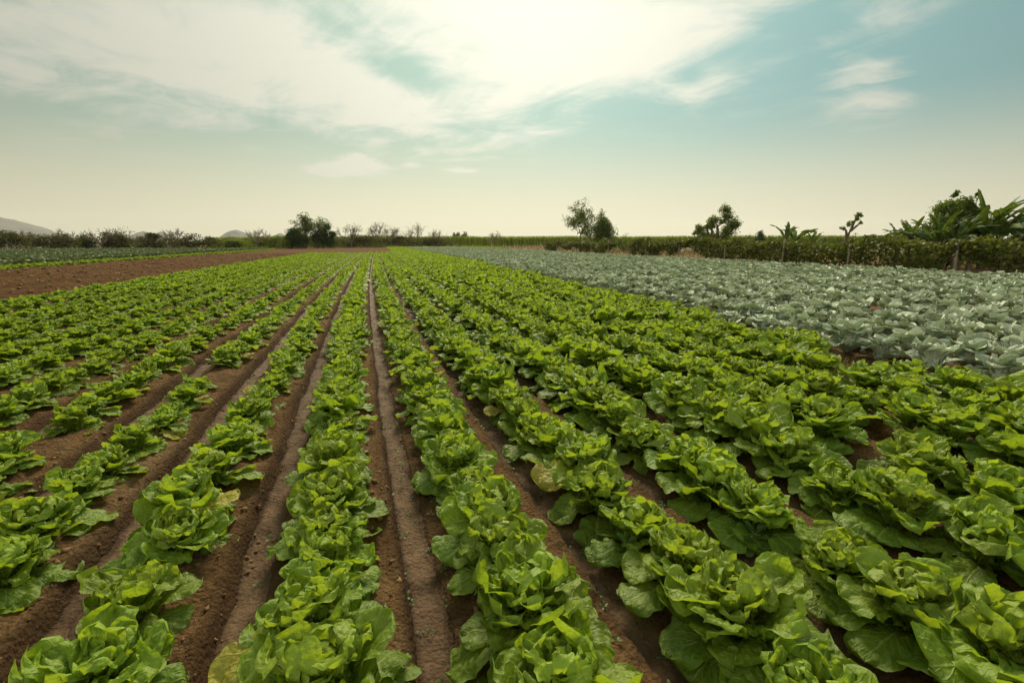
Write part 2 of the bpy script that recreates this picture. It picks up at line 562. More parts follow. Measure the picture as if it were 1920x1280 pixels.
def soil_height(X0, Y, fine=True):
    """height of the soil in row coordinates; also how wet it is"""
    t = (X0 - X00) / SP
    row = np.floor(t + .5)
    t = t - row                            # -.5 .. .5, 0 = furrow
    t = t - np.where(row < 0, -.10, np.where(row < 1, -.02, .15))      # the wet track lies off the middle
    wob = 0.035 * fbm(X0 * 1.5, Y * 1.2, 3, 5)
    t = t + wob + .034 * fbm(X0 * 6, Y * 4, 3, 33)
    ridge = 0.095
    left_drop = np.interp(t, [-.62, -.42, -.26, -.185, -.16, -.125, .04, .10, .20, .34, .62],
                          [ridge, ridge, .066, .082, .068, .0, .0, .030, .045, ridge, ridge])
    z = left_drop
    wet = np.interp(t, [-.15, -.11, .06, .13], [0, 1, 1, 0])
    inbed = np.interp(X0, [BED_L - .25, BED_L, 5.35, 5.9], [0, 1, 1, 0])
    z = z * inbed + (1 - inbed) * .09
    wet = wet * inbed
    dry = 1 - wet
    z = z + dry * (0.030 * fbm(X0 * 5, Y * 5, 3, 1, .6) + .030 * (np.abs(fbm(X0 * 13, Y * 13, 3, 81, .65)) - .15)) + wet * (0.030 * fbm(X0 * 11, Y * 8, 4, 2, .6) - .02 * np.maximum(0, vnoise(X0 * 9, Y * 5, 44) - .2))
    z = z + 0.03 * fbm(X0 * .7, Y * .7, 2, 9) * (0.4 + .6 * dry)
    plo = np.interp(X0, [-18.2, -17.6, BED_L - .3, BED_L], [0, 1, 1, 0])
    z = z + plo * 0.085 * np.abs(fbm(X0 * 2.2, Y * 2.2, 4, 21, .6))
    damp_shade = np.interp(t, [-.24, -.185, -.15, -.115, -.09, .02, .09, .22, .34], [0, .5, 1, 1, .1, .1, .4, .4, 0]) * inbed  # dark band on the furrow banks: damp soil plus painted undercut shade
    return z, wet, plo, damp_shade


def ground_z(X0, Y):
    return float(soil_height(np.array([X0], float), np.array([Y], float))[0][0])


def build_soil():
    xf = np.concatenate([np.arange(-62, -18, .9), np.arange(-18, BED_L - .3, .10), np.arange(BED_L - .3, -4.2, .03), np.arange(-4.2, 4.2, .0175),
                         np.arange(4.2, 6.2, .035), np.arange(6.2, 45, .35)])
    ys = [-3.0]
    while ys[-1] < 175:
        ys.append(ys[-1] + max(.02 if ys[-1] > .2 else .08, .0065 * ys[-1]))
    ys = np.array(ys)
    X0, Y = np.meshgrid(xf, ys)
    X0f, Yf = X0.ravel(), Y.ravel()
    z, wet, plo, damp_shade = soil_height(X0f, Yf)
    # beyond the end of the rows: open ploughed ground
    e = np.interp(Yf, [61.0, 63.5], [0, 1]) * (X0f < 3.0)
    z = z * (1 - e) + .09 * e
    plo = np.maximum(plo, e)
    wet = wet * (1 - e)
    V = np.stack([X0f + curve(Yf), Yf, z], 1)
    me = mesh('field_soil', V, grid_faces(len(ys) - 1, len(xf) - 1), M_SOIL, extra={'wet': wet, 'ploughed': plo, 'damp_shade': damp_shade * (1 - e)})
    tag(obj('field_soil', me), kind='structure')
    # the plain, one sheet to the horizon
    rr = np.array([0, 150, 400, 1000, 2500, 5000, 7000.])
    th = np.arange(64) / 64 * 2 * PI
    V = np.stack([rr[:, None] * np.cos(th), rr[:, None] * np.sin(th), np.full((len(rr), 64), -.12)], -1).reshape(-1, 3)
    i = np.arange(len(rr) - 1)[:, None] * 64
    j = np.arange(64)[None, :]
    k = (j + 1) % 64
    F = np.stack([i + j, i + 64 + j, i + 64 + k, i + k], -1).reshape(-1, 4)
    tag(obj('ground', mesh('ground', V, F, M_GROUND)), kind='structure')


build_soil()


# ---------------------------------------------------------------- crop leaves
def leaf(rng, L, W, nu, nv, th0, th1, bend=1.0, cup=.3, ruffle=.1, freq=3.0, az=0.0, r0=.01, z0=0.0, petiole=.16, top=4.0, pucker=.006,
         twist=0.0, nvein=7, asym=0.0, lobes=.05, wexp=.85):
    u = np.linspace(0, 1, nu + 1)
    v = np.linspace(-1, 1, nv + 1)
    th = th0 + (th1 - th0) * u ** bend
    ds = L / nu
    r = r0 + np.concatenate([[0], np.cumsum(np.cos((th[1:] + th[:-1]) / 2) * ds)])
    z = z0 + np.concatenate([[0], np.cumsum(np.sin((th[1:] + th[:-1]) / 2) * ds)])
    w = W * (petiole * (1 - u) + (u ** wexp) * np.maximum(1 - u ** top, 0) ** .5 * 1.12)
    U, Vv = np.meshgrid(u, v, indexing='ij')
    av = np.abs(Vv)
    ph = rng.uniform(0, 2 * PI, 8)
    side = (Vv > 0)
    edge = av ** 2.4
    body = np.sin(PI * np.clip(U, 0, 1) ** .7 * .9 + .15)
    f2 = freq * (1 + .25 * rng.uniform(-1, 1))
    phs = np.where(side, ph[0], ph[1])
    wav = np.sin(2 * PI * f2 * U + phs) + .42 * np.sin(2 * PI * f2 * 2.3 * U + np.where(side, ph[2], ph[3])) + .15 * np.sin(2 * PI * f2 * 4.7 * U + np.where(side, ph[4], ph[5]))
    tipw = np.sin(2 * PI * f2 * .45 * Vv + ph[6]) * U ** 4
    lift = W * (cup * av ** 1.7 * (1 - .4 * U) + ruffle * (edge * wav * (.35 + body) + tipw))
    lift = lift + asym * W * Vv * U
    q = np.abs(np.sin(PI * nvein * (U - .5 * av ** .8) + ph[7]))
    lift = lift + pucker * (q ** .7) * (1 - av ** 4) * (1 - (1 - av) ** 6) * np.minimum(1, U * 4)
    lift = lift + pucker * 1.3 * fbm(U * 9 + ph[0] * 3, Vv * 5 + ph[1] * 3, 2, int(ph[2] * 50))
    wv = w[:, None] * (1 + lobes * av ** 3 * np.sin(2 * PI * f2 * 1.6 * U + phs * 1.3))
    # cupped leaves are narrower in plan
    across = Vv * wv * (1 - .22 * min(1.0, abs(cup)) * av)
    # scalloped tip
    rad = r[:, None] + 0 * Vv - np.sin(th)[:, None] * lift
    hei = z[:, None] + 0 * Vv + np.cos(th)[:, None] * lift
    # tip pulled back along the rim so that the end is rounded, not square
    tw = twist * U
    ac = across * np.cos(tw)
    hei = hei + across * np.sin(tw)
    ca, sa = math.cos(az), math.sin(az)
    X = rad * ca - ac * sa
    Y = rad * sa + ac * ca
    P = np.stack([X, Y, hei], -1)
    P = P + rng.normal(size=P.shape) * (W * .004 * (av ** 3 + U ** 6)[..., None])       # ragged rim
    P = P.reshape(-1, 3)
    UV = np.stack([U, Vv], -1).reshape(-1, 2)
    return P, grid_faces(nu, nv), UV


GA = 2.39996


def make_lettuce(seed, q=1.0, n=(8, 12, 14, 13)):
    """a loose open head; returns (outer leaves, heart leaves) as Acc; q scales the mesh resolution"""
    rng = np.random.default_rng(seed)
    U = rng.uniform
    g = lambda a: max(2, int(round(a * q)))
    A, H = Acc(), Acc()
    k = seed * 1.7
    for i in range(n[0]):                                   # spreading lowest leaves
        k += GA + U(-.3, .3)
        big = U(.75, 1.12)
        P, F, UV = leaf(rng, U(.21, .26) * big, U(.092, .120) * big, g(24), g(18), R(U(15, 45)), R(U(-45, -5)), U(.8, 1.6), U(-.1, .3), U(.05, .12), U(1.3, 2.4),
                        k, .015, .015, .20, 6.5, .009, U(-.3, .3), asym=U(-.25, .25), lobes=.08)
        A.add(P, F, UV, 1.6 if U() < .035 else .05 + .35 * U())
    for i in range(n[1]):
        k += GA + U(-.3, .3)
        big = U(.8, 1.15)
        P, F, UV = leaf(rng, U(.19, .245) * big, U(.080, .108) * big, g(26), g(20), R(U(48, 72)), R(U(-40, 40)), U(1.1, 2.4), U(.05, .5), U(.09, .19), U(1.6, 3.0),
                        k, .012, .025, .20, 6.5, .009, U(-.4, .4), asym=U(-.3, .3), lobes=.08)
        A.add(P, F, UV, U(.25, .8))
    for i in range(n[2]):
        k += GA + U(-.35, .35)
        P, F, UV = leaf(rng, U(.165, .225), U(.058, .086), g(26), g(20), R(U(64, 86)), R(U(0, 75)), U(1.3, 2.6), U(.15, .65), U(.14, .30), U(2.0, 3.6),
                        k, .010, .04, .22, 6, .007, U(-.45, .45), asym=U(-.35, .35), lobes=.07)
        H.add(P, F, UV, U(.15, .75))
    for i in range(n[3]):
        k += GA + U(-.4, .4)
        P, F, UV = leaf(rng, U(.12, .195), U(.034, .056), g(22), g(18), R(U(70, 94)), R(U(20, 115)), U(1.2, 2.2), U(.25, .9), U(.22, .42), U(2.4, 4.0),
                        k, .008, .05, .25, 5, .006, U(-.5, .5), asym=U(-.3, .3))
        H.add(P, F, UV, U(.4, 1))
    return A, H


def make_cabbage(seed, q=1.0, n=(5, 10, 9)):
    rng = np.random.default_rng(1000 + seed)
    U = rng.uniform
    g = lambda a: max(2, int(round(a * q)))
    A, H = Acc(), Acc()
    k = seed * 2.1
    for i in range(n[0]):
        k += GA + U(-.2, .2)
        P, F, UV = leaf(rng, U(.22, .30), U(.09, .125), g(18), g(14), R(U(30, 60)), R(U(-60, 10)), U(1.4, 3.0), U(.2, .7), U(.07, .15), U(1.2, 2.4),
                        k, .02, .04, .22, 5, .006, U(-.3, .3), nvein=5, lobes=.05, wexp=.7, asym=U(-.3, .3))
        A.add(P, F, UV, U(0, .6))
    for i in range(n[1]):
        k += GA + U(-.25, .25)
        P, F, UV = leaf(rng, U(.25, .34), U(.085, .125), g(18), g(14), R(U(64, 88)), R(U(-50, 45)), U(2.0, 4.5), U(.2, .8), U(.08, .18), U(1.2, 2.6),
                        k, .02, .05, .24, 5, .006, U(-.35, .35), nvein=5, lobes=.05, wexp=.7, asym=U(-.3, .3))
        A.add(P, F, UV, U(.1, 1))
    for i in range(n[2]):                                   # wrapper leaves closing over the head
        k += GA + U(-.2, .2)
        P, F, UV = leaf(rng, U(.23, .28), U(.095, .12), g(14), g(10), R(U(66, 84)), R(U(110, 180)), U(1.0, 1.6), U(.5, .9), U(.03, .08), U(1, 2),
                        k, .055, .08, .35, 5, .004, U(-.15, .15), nvein=5, lobes=.02, wexp=.7)
        H.add(P, F, UV, U(.6, 1))
    return A, H


def merge_plants(protos, plc, zs=1.0):
    """one big mesh out of many low-detail plants. protos: list of (V,F4,UV,T); plc: rows x,y,z,rot,scale,tilt"""
    rng = np.random.default_rng(77)
    acc = Acc()
    which = rng.integers(0, len(protos), len(plc))
    for pi, (V, F, UV, T) in enumerate(protos):
        S = plc[which == pi]
        if not len(S):
            continue
        c, s = np.cos(S[:, 3])[:, None], np.sin(S[:, 3])[:, None]
        sc_ = S[:, 4][:, None]
        X = (V[:, 0] * c - V[:, 1] * s) * sc_ + S[:, 0:1]
        Y = (V[:, 0] * s + V[:, 1] * c) * sc_ + S[:, 1:2]
        Z = V[:, 2] * sc_ * zs + S[:, 2:3]
        n, m = len(S), len(V)
        FF = (F[None] + (np.arange(n) * m)[:, None, None]).reshape(-1, 4)
        TT = np.clip(T[None] + rng.uniform(-.2, .2, (n, 1)), 0, 1).ravel()
        acc.add(np.stack([X, Y, Z], -1).reshape(-1, 3), FF, np.tile(UV, (n, 1)), TT)
    return acc


def both(pair):
    a = Acc()
    for p in pair:
        V, F, UV, T = p.arrays()
        a.add(V, F[0], UV, T)
    V, F, UV, T = a.arrays()
    return V, F[0], UV, T


def project(x, y, z):
    xr = x * math.cos(YAW) - y * math.sin(YAW)
    yr = x * math.sin(YAW) + y * math.cos(YAW)
    zr = z - HC
    dep = yr * math.cos(PITCH) - zr * math.sin(PITCH)
    upc = yr * math.sin(PITCH) + zr * math.cos(PITCH)
    return 960 + FPX * xr / dep, 640 - FPX * upc / dep, dep


ORD = ['', 'first', 'second', 'third', 'fourth', 'fifth', 'sixth', 'seventh', 'eighth', 'ninth', 'tenth', 'eleventh', 'twelfth', 'thirteenth',
       'fourteenth', 'fifteenth', 'sixteenth', 'seventeenth', 'eighteenth', 'nineteenth']
TENS = ['', '', 'twent', 'thirt', 'fort', 'fift', 'sixt', 'sevent', 'eight', 'ninet']


def ordinal(n):
    if n < 20:
        return ORD[n]
    return TENS[n // 10] + ('ieth' if n % 10 == 0 else 'y-' + ORD[n % 10])


# ---------------------------------------------------------------- lettuces
def lettuce_spots():
    rng = np.random.default_rng(4)
    rows = []
    for k in range(-11, 23):
        xc = X00 + SP * (k - .5) - (.02 if k >= 1 else .08)
        y0 = -1.2 + rng.uniform(0, .3)
        y1 = 61.5
        if k == 9:
            y0 = 6.5
        if k == 10:
            y0 = 24
        if k >= 11:
            y0, y1 = 97, 125                              # the bright strip behind the cabbages
            xc += (k - 11) * 1.2
        elif k >= 5:
            y1 = 122
        y = y0
        step = .30 if k >= 0 else .32
        if k >= 7:
            step = .37
        while y < y1:
            yy = y + rng.uniform(-.05, .05)
            x0 = xc + rng.uniform(-.035, .035)
            s = rng.uniform(.82, 1.1) + .25 * float(vnoise(np.array([x0 * .8]), np.array([yy * .5]), 61)[0])
            if k <= -1:
                s *= .86 if k == -1 else .78
            if k in (0, 1):
                s *= 1.06
            if k >= 2:
                s *= 1.12
            if k >= 4:
                s *= 1.06
            gap = rng.uniform() < .03
            if k == 8 and 3.3 < yy < 3.9:
                gap = True
            if not gap:
                rows.append((k, x0 + float(curve(yy)), yy, x0, s, rng.uniform(0, 2 * PI)))
            y += step * rng.uniform(.9, 1.1) * (1.0 if yy < 40 else 1.25)
    return rows


def row_name(k, front=True):
    n = abs(k) + 1 if k <= 0 else k
    side = 'left' if k <= 0 else 'right'
    return ('row just %s of the middle muddy furrow' % side) if n == 1 else ('%s row %s of the middle muddy furrow' % (ordinal(n), side))


def build_lettuces():
    NV = 12
    protos = []
    for i in range(NV):
        A, H = make_lettuce(i + 1, 1.0)
        protos.append((A.mesh('lettuce_outer_leaves', M_LET), H.mesh('lettuce_heart', M_HEART)))
    spots = lettuce_spots()
    info = []
    for s in spots:
        px, py, dep = project(s[1], s[2], .22)
        info.append((dep, dep > .3 and -70 < px < 1990 and py < 1345, s))
    vis = sorted([i for i in range(len(spots)) if info[i][1]], key=lambda i: info[i][0] / spots[i][4])
    single = set(vis[:300])
    by_row = {}
    for i in single:
        by_row.setdefault(spots[i][0], []).append(i)
    rng = np.random.default_rng(8)
    for k, L in by_row.items():
        L.sort(key=lambda i: spots[i][2])
        for n, i in enumerate(L, 1):
            _, x, y, x0, s, rz = spots[i]
            size = 'small ' if s < .87 else 'large ' if s > 1.12 else ''
            lab = '%sgreen lettuce, %s from the near end, %s' % (size, ordinal(n), row_name(k))
            t = thing('lettuce', lab, 'lettuce', (x, y, ground_z(x0, y) - .03), rz, 'lettuces planted in rows')
            t.scale = (s, s, s * rng.uniform(.9, 1.12))
            t.rotation_euler = (rng.uniform(-.16, .16), rng.uniform(-.16, .16), rz)
            a, h = protos[int(rng.integers(0, NV))]
            obj('outer_leaves', a, t)
            obj('heart', h, t)
    rest = [i for i in range(len(spots)) if i not in single]
    lo = {}
    for i in rest:
        d = abs(info[i][0]) if info[i][1] else max(6.0, math.hypot(spots[i][1], spots[i][2]))
        lo.setdefault(0 if d < 13 else 1 if d < 28 else 2, []).append(i)
    acc = Acc()
    lods = [[both(make_lettuce(30 + j, .55, (6, 9, 10, 7))) for j in range(8)],
            [both(make_lettuce(50 + j, .32, (5, 6, 6, 3))) for j in range(6)],
            [both(make_lettuce(70 + j, .2, (4, 5, 4, 2))) for j in range(5)]]
    for l, L in lo.items():
        plc = np.array([(spots[i][1], spots[i][2], (ground_z(spots[i][3], spots[i][2]) if spots[i][2] < 30 else .10) - .03, spots[i][5], spots[i][4] * (1.08 if l else 1)) for i in L])
        V, F, UV, T = merge_plants(lods[l], plc, 1.0).arrays()
        acc.add(V, F[0], UV, T)
    o = obj('lettuce_rows', acc.mesh('lettuce_rows', M_LET))
    tag(o, 'long rows of green lettuces running to the far end of the field', 'lettuce rows', None, 'stuff')


build_lettuces()


# ---------------------------------------------------------------- cabbages
def cabbage_spots():
    rng = np.random.default_rng(14)
    out = []
    for j in range(0, 28):
        y = -.5 + rng.uniform(0, .4)
        while y < 108:
            edge = 4.78 + (0.55 if y > 6.5 else 0) + (.55 if y > 24 else 0)
            x0 = edge + j * .57
            yy = y + rng.uniform(-.06, .06)
            x = x0 + float(curve(yy)) + rng.uniform(-.06, .06)
            lim = 19.9 if yy < 90 else 17
            if x < lim and rng.uniform() > .015:
                out.append((j, x, yy, x0, rng.uniform(.86, 1.16), rng.uniform(0, 2 * PI)))
            y += .47 * rng.uniform(.9, 1.12) * (1 if yy < 45 else 1.3)
    return out


def build_cabbages():
    NV = 8
    protos = []
    for i in range(NV):
        A, H = make_cabbage(i + 1)
        protos.append((A.mesh('cabbage_outer_leaves', M_CAB), H.mesh('cabbage_head', M_CAB)))
    spots = cabbage_spots()
    info = []
    for s in spots:
        px, py, dep = project(s[1], s[2], .28)
        info.append((dep, dep > .3 and -60 < px < 1975 and py < 1345))
    vis = sorted([i for i in range(len(spots)) if info[i][1]], key=lambda i: info[i][0] / spots[i][4])
    single = set(vis[:300])
    by_row = {}
    for i in single:
        by_row.setdefault(spots[i][0], []).append(i)
    rng = np.random.default_rng(9)
    for j, L in by_row.items():
        L.sort(key=lambda i: spots[i][2])
        rn = 'the cabbage row bordering the lettuces' if j == 0 else 'the %s cabbage row from the lettuces' % ordinal(j + 1)
        for n, i in enumerate(L, 1):
            _, x, y, x0, s, rz = spots[i]
            lab = 'blue-green cabbage, %s from the near end of %s' % (ordinal(n), rn)
            t = thing('cabbage', lab, 'cabbage', (x, y, .08), rz, 'cabbages beside the lettuces')
            t.scale = (s, s, s * rng.uniform(.9, 1.08))
            t.rotation_euler = (rng.uniform(-.1, .1), rng.uniform(-.1, .1), rz)
            a, h = protos[int(rng.integers(0, NV))]
            obj('outer_leaves', a, t)
            obj('head', h, t)
    rest = [i for i in range(len(spots)) if i not in single]
    lo = {}
    for i in rest:
        d = math.hypot(spots[i][1], spots[i][2])
        lo.setdefault(0 if d < 15 else 1 if d < 32 else 2, []).append(i)
    acc = Acc()
    lods = [[both(make_cabbage(30 + j, .5, (5, 9, 7))) for j in range(6)],
            [both(make_cabbage(50 + j, .3, (4, 8, 5))) for j in range(5)],
            [both(make_cabbage(70 + j, .22, (3, 6, 3))) for j in range(5)]]
    for l, L in lo.items():
        plc = np.array([(spots[i][1], spots[i][2], .08, spots[i][5], spots[i][4] * 1.05) for i in L])
        V, F, UV, T = merge_plants(lods[l], plc, .92).arrays()
        acc.add(V, F[0], UV, T)
    tag(obj('cabbage_rows', acc.mesh('cabbage_rows', M_CAB)), 'dense blue-green cabbages filling the field up to the vine fence', 'cabbage rows', None, 'stuff')
    # the patch beyond the bare strip
    rng = np.random.default_rng(15)
    pts = []
    for j in range(48):
        x = -18.2 - j * .85
        y = 22 + rng.uniform(0, .8)
        while y < 92:
            pts.append((x + rng.uniform(-.1, .1), y + rng.uniform(-.1, .1), .08, rng.uniform(0, 6.3), rng.uniform(1.0, 1.4)))
            y += .8
    acc = merge_plants(lods[2], np.array(pts))
    tag(obj('crop_patch', acc.mesh('crop_patch', M_PATCH)), 'dark green leafy crop beyond the bare ploughed strip', 'crop patch', None, 'stuff')
    pts = [(-17.3 + rng.uniform(-.5, .4), y, .1, rng.uniform(0, 6.3), rng.uniform(.7, 1.0)) for y in np.arange(22, 92, .12)]
    acc = merge_plants([both(make_lettuce(90 + j, .2, (4, 5, 4, 2))) for j in range(3)], np.array(pts))
    tag(obj('crop_edge', acc.mesh('crop_edge', M_LET)), 'bright green edge rows of the leafy crop along the bare strip', 'crop rows', None, 'stuff')


M_PATCH = leaf_mat('patch_leaf', (0.085, 0.105, 0.035), (0.20, 0.225, 0.11), (0.22, 0.26, 0.16), (0.13, 0.22, 0.05), 0.2, 0.5, 5.5, 0.6, 0.4, 0.2)
build_cabbages()


# ---------------------------------------------------------------- loose soil, weeds, withered plants
def blob_mesh(rng, r, rough=.3):
    import bmesh
    bm = bmesh.new()
    bmesh.ops.create_icosphere(bm, subdivisions=2, radius=1)
    V = np.array([v.co[:] for v in bm.verts])
    F = np.array([[v.index for v in f.verts] for f in bm.faces])
    bm.free()
    n = V + rng.uniform(0, 50, 3)
    V = V * (1 + rough * 2 * fbm(n[:, 0] * 1.3 + n[:, 2], n[:, 1] * 1.3 - n[:, 2] * .7, 3, 3)[:, None])
    return V * r * np.array([1, 1, .7]), F


def build_clods():
    rng = np.random.default_rng(31)
    protos = [blob_mesh(rng, 1.0, .75) for _ in range(6)]
    acc = Acc()
    for i in range(11000):
        if rng.uniform() < .72:                           # crumbs on the bed shoulders
            k = rng.integers(-9, 8)
            x0 = X00 + SP * k + SP * rng.choice([rng.uniform(-.42, -.18), rng.uniform(-.42, -.18), rng.uniform(.18, .4), rng.uniform(-.1, .1)], p=[.42, .33, .24, .01])
            y = .4 + 10 * rng.uniform() ** 1.8
            r = .003 + .011 * rng.uniform() ** 3
        else:                                             # clods of the ploughed strip
            x0 = rng.uniform(-17.5, BED_L - .25)
            y = rng.uniform(8, 60)
            r = .02 + .05 * rng.uniform() ** 2
        z = ground_z(x0, y)
        V, F = protos[rng.integers(0, 6)]
        a = rng.uniform(0, 6.3)
        c, s = math.cos(a), math.sin(a)
        VV = np.stack([V[:, 0] * c - V[:, 1] * s, V[:, 0] * s + V[:, 1] * c, V[:, 2]], 1) * r * rng.uniform(.7, 1.3, 3)
        acc.add(VV + np.array([x0 + float(curve(y)), y, z + r * .2]), F)
    tag(obj('soil_clods', acc.mesh('soil_clods', M_CLOD)), 'brown crumbs and clods of dry soil lying on the beds', 'soil clods', None, 'stuff')


def weed_acc(rng, n, size, h):
    A = Acc()
    k = rng.uniform(0, 6)
    for i in range(n):
        k += GA
        f = i / max(1, n - 1)
        P, F, UV = leaf(rng, size * rng.uniform(.7, 1.1), size * .33, 6, 4, R(20 + 45 * f), R(-20 + 40 * f), 1.2, .2, .05, 2, k, .004, h * f, .12, 3, .002, 0, lobes=.08)
        A.add(P, F, UV, rng.uniform(.2, 1))
    return A


def build_weeds():
    rng = np.random.default_rng(41)
    acc = Acc()
    for i in range(420):
        k = rng.choice([-1, 0, 0, 0, 1, 1, -2, 2])
        x0 = X00 + SP * k + SP * rng.choice([rng.uniform(-.06, .18), rng.uniform(-.17, -.1)], p=[.8, .2])
        y = .9 + 9 * rng.uniform() ** 1.3
        A = weed_acc(rng, rng.integers(3, 6), rng.uniform(.010, .026), .006)
        V, F, UV, T = A.arrays()
        acc.add(V + np.array([x0 + float(curve(y)), y, ground_z(x0, y)]), F[0], UV, T)
    tag(obj('furrow_weeds', acc.mesh('furrow_weeds', M_WEED)), 'tiny green weed seedlings sprouting in the muddy furrows', 'weeds', None, 'stuff')
    spots = [(-1, .34, 1.42, 'small broadleaf weed beside the lettuces, in the bed left of the left muddy furrow', .085),
             (1, .33, 1.62, 'small broadleaf weed at the lettuces right of the middle muddy furrow', .07),
             (2, -.33, 2.35, 'bushy broadleaf weed among lettuces right of the right muddy furrow', .10),
             (2, .30, 1.55, 'pale flowering weed between lettuces in the lower right of the field', .08)]
    for k, off, y, lab, size in spots:
        x0 = X00 + SP * k + SP * off
        A = weed_acc(rng, 13, size, size * 1.3)
        t = thing('broadleaf_weed', lab, 'weed', (x0 + float(curve(y)), y, ground_z(x0, y)), 0, 'broadleaf weeds among the lettuces')
        obj('leaves', A.mesh('weed_leaves', M_WEED), t)
        p = np.array([[0, 0, -.01], [.003, 0, size * .7], [0, .003, size * 1.35]])
        s = Acc().add(*tube(p, [.004, .003, .002], 5))
        obj('stem', s.mesh('weed_stem', M_WEED), t)
    # yellowed plants and dry grass on the border with the cabbages
    for j, (x, y, lab) in enumerate([(4.95, 9.2, 'withered orange-yellow lettuce on the border with the cabbages, nearer of the two'),
                                     (5.35, 13.0, 'withered orange-yellow lettuce on the border with the cabbages, farther of the two')]):
        A, H = make_lettuce(200 + j, .6, (7, 6, 3, 1))
        t = thing('withered_lettuce', lab, 'lettuce', (x, y, .09), j, 'withered plants on the cabbage border')
        t.scale = (1.05, 1.05, .9)
        obj('outer_leaves', A.mesh('withered_outer_leaves', M_WITHER), t)
        obj('heart', H.mesh('withered_heart', M_WITHER), t)
    for x, y, lab, n in [(4.42, 3.62, 'dry tan grass tuft in the gap between lettuces and cabbages', 150)]:
        t = grass_tuft(rng, n, .16, .22)
        tag(obj('dry_grass_tuft', t.mesh('dry_grass_tuft', M_DRYG), None, (x, y, .08)), lab, 'grass tuft')


def grass_tuft(rng, n, spread, h):
    A = Acc()
    for i in range(n):
        a = rng.uniform(0, 6.3)
        r = spread * rng.uniform() ** .7
        hh = h * rng.uniform(.5, 1.1)
        b = np.array([r * math.cos(a), r * math.sin(a), 0])
        d = np.array([math.cos(a), math.sin(a), 0]) * rng.uniform(.1, .9) * hh
        sd = np.array([-math.sin(a), math.cos(a), 0]) * rng.uniform(.002, .004)
        m = b + d * .35 + np.array([0, 0, hh * .7])
        e = b + d + np.array([0, 0, hh * rng.uniform(.6, 1)])
        A.add([b - sd, b + sd, m + sd * .8, m - sd * .8, e], [[0, 1, 2, 3], [3, 2, 4, 4]], None, rng.uniform())
    return A


build_clods()
build_weeds()


# ---------------------------------------------------------------- trees, hedges, fences
def leaf_cloud(rng, C, size, elong=1.8, up=.3):
    """leaf-shaped quads at the points C"""
    n = len(C)
    d = rng.normal(size=(n, 3))
    d[:, 2] += up
    d /= np.linalg.norm(d, axis=1)[:, None]
    e = np.cross(d, rng.normal(size=(n, 3)))
    e /= np.linalg.norm(e, axis=1)[:, None]
    s = size * rng.uniform(.6, 1.3, n)[:, None]
    w = s / elong
    V = np.stack([C - d * s * .5, C + e * w * .5, C + d * s * .5, C - e * w * .5], 1).reshape(-1, 3)
    F = np.arange(4 * n).reshape(-1, 4)
    return V, F, np.repeat(rng.uniform(size=n), 4)


def ball(rng, n, c, r, shell=.5):
    d = rng.normal(size=(n, 3))
    d /= np.linalg.norm(d, axis=1)[:, None]
    return np.asarray(c) + d * (rng.uniform(size=n) ** shell)[:, None] * np.asarray(r)


def lumpy(rng, n, c, r, k=14, sub=.42, per=None):
    """points in a crown made of k uneven sub-clumps"""
    cs = ball(rng, k, c, np.asarray(r) * .72, .45)
    w = rng.uniform(.5, 1.3, k)
    ids = rng.choice(k, n, p=w / w.sum())
    rr = rng.uniform(.6, 1.2, k)
    d = rng.normal(size=(n, 3))
    d /= np.linalg.norm(d, axis=1)[:, None]
    return cs[ids] + d * (rng.uniform(size=n) ** .5)[:, None] * (rr[ids] * sub)[:, None] * np.asarray(r)


def grow(rng, acc, p, d, length, rad, level, tips, spread=.6, kids=(2, 4), sides=5, lift=.15, shrink=.68, min_r=.006):
    n = 4
    pts = [np.array(p, float)]
    dd = np.array(d, float)
    for i in range(n):
        dd = dd + rng.normal(size=3) * .13 + np.array([0, 0, lift * .2])
        dd /= np.linalg.norm(dd)
        pts.append(pts[-1] + dd * length / n)
    acc.add(*tube(pts, np.linspace(rad, max(min_r, rad * .62), n + 1), sides))
    if level == 0:
        tips.append(pts[-1])
        return
    tips.append(pts[-1])
    for i in range(rng.integers(kids[0], kids[1] + 1)):
        at_ = pts[rng.integers(2, n + 1)]
        nd = dd + rng.normal(size=3) * spread
        nd[2] += lift
        nd /= np.linalg.norm(nd)
        grow(rng, acc, at_, nd, length * shrink * rng.uniform(.75, 1.2), max(min_r, rad * .62), level - 1, tips, spread, kids, max(3, sides - 1), lift, shrink, min_r)


def ground_at(px, depth):
    """point on the plain seen in column px at that camera depth"""
    x, y, z = pix_dir(px, YH)
    a = (px - 960) / FPX
    k = depth
    return a * k * math.cos(YAW) + k * math.sin(YAW), -a * k * math.sin(YAW) + k * math.cos(YAW)


def hgt(py, depth):
    return HC + (YH - py) / FPX * depth


HEDGE = [(-78, 86), (-56, 94), (-17, 109), (-1, 126), (23, 150)]


def hedge_depth(px):
    xs = []
    for x, y in HEDGE:
        q = project(x, y, .1)
        xs.append((q[0], q[2]))
    return float(np.interp(px, [a for a, _ in xs], [b for _, b in xs]))


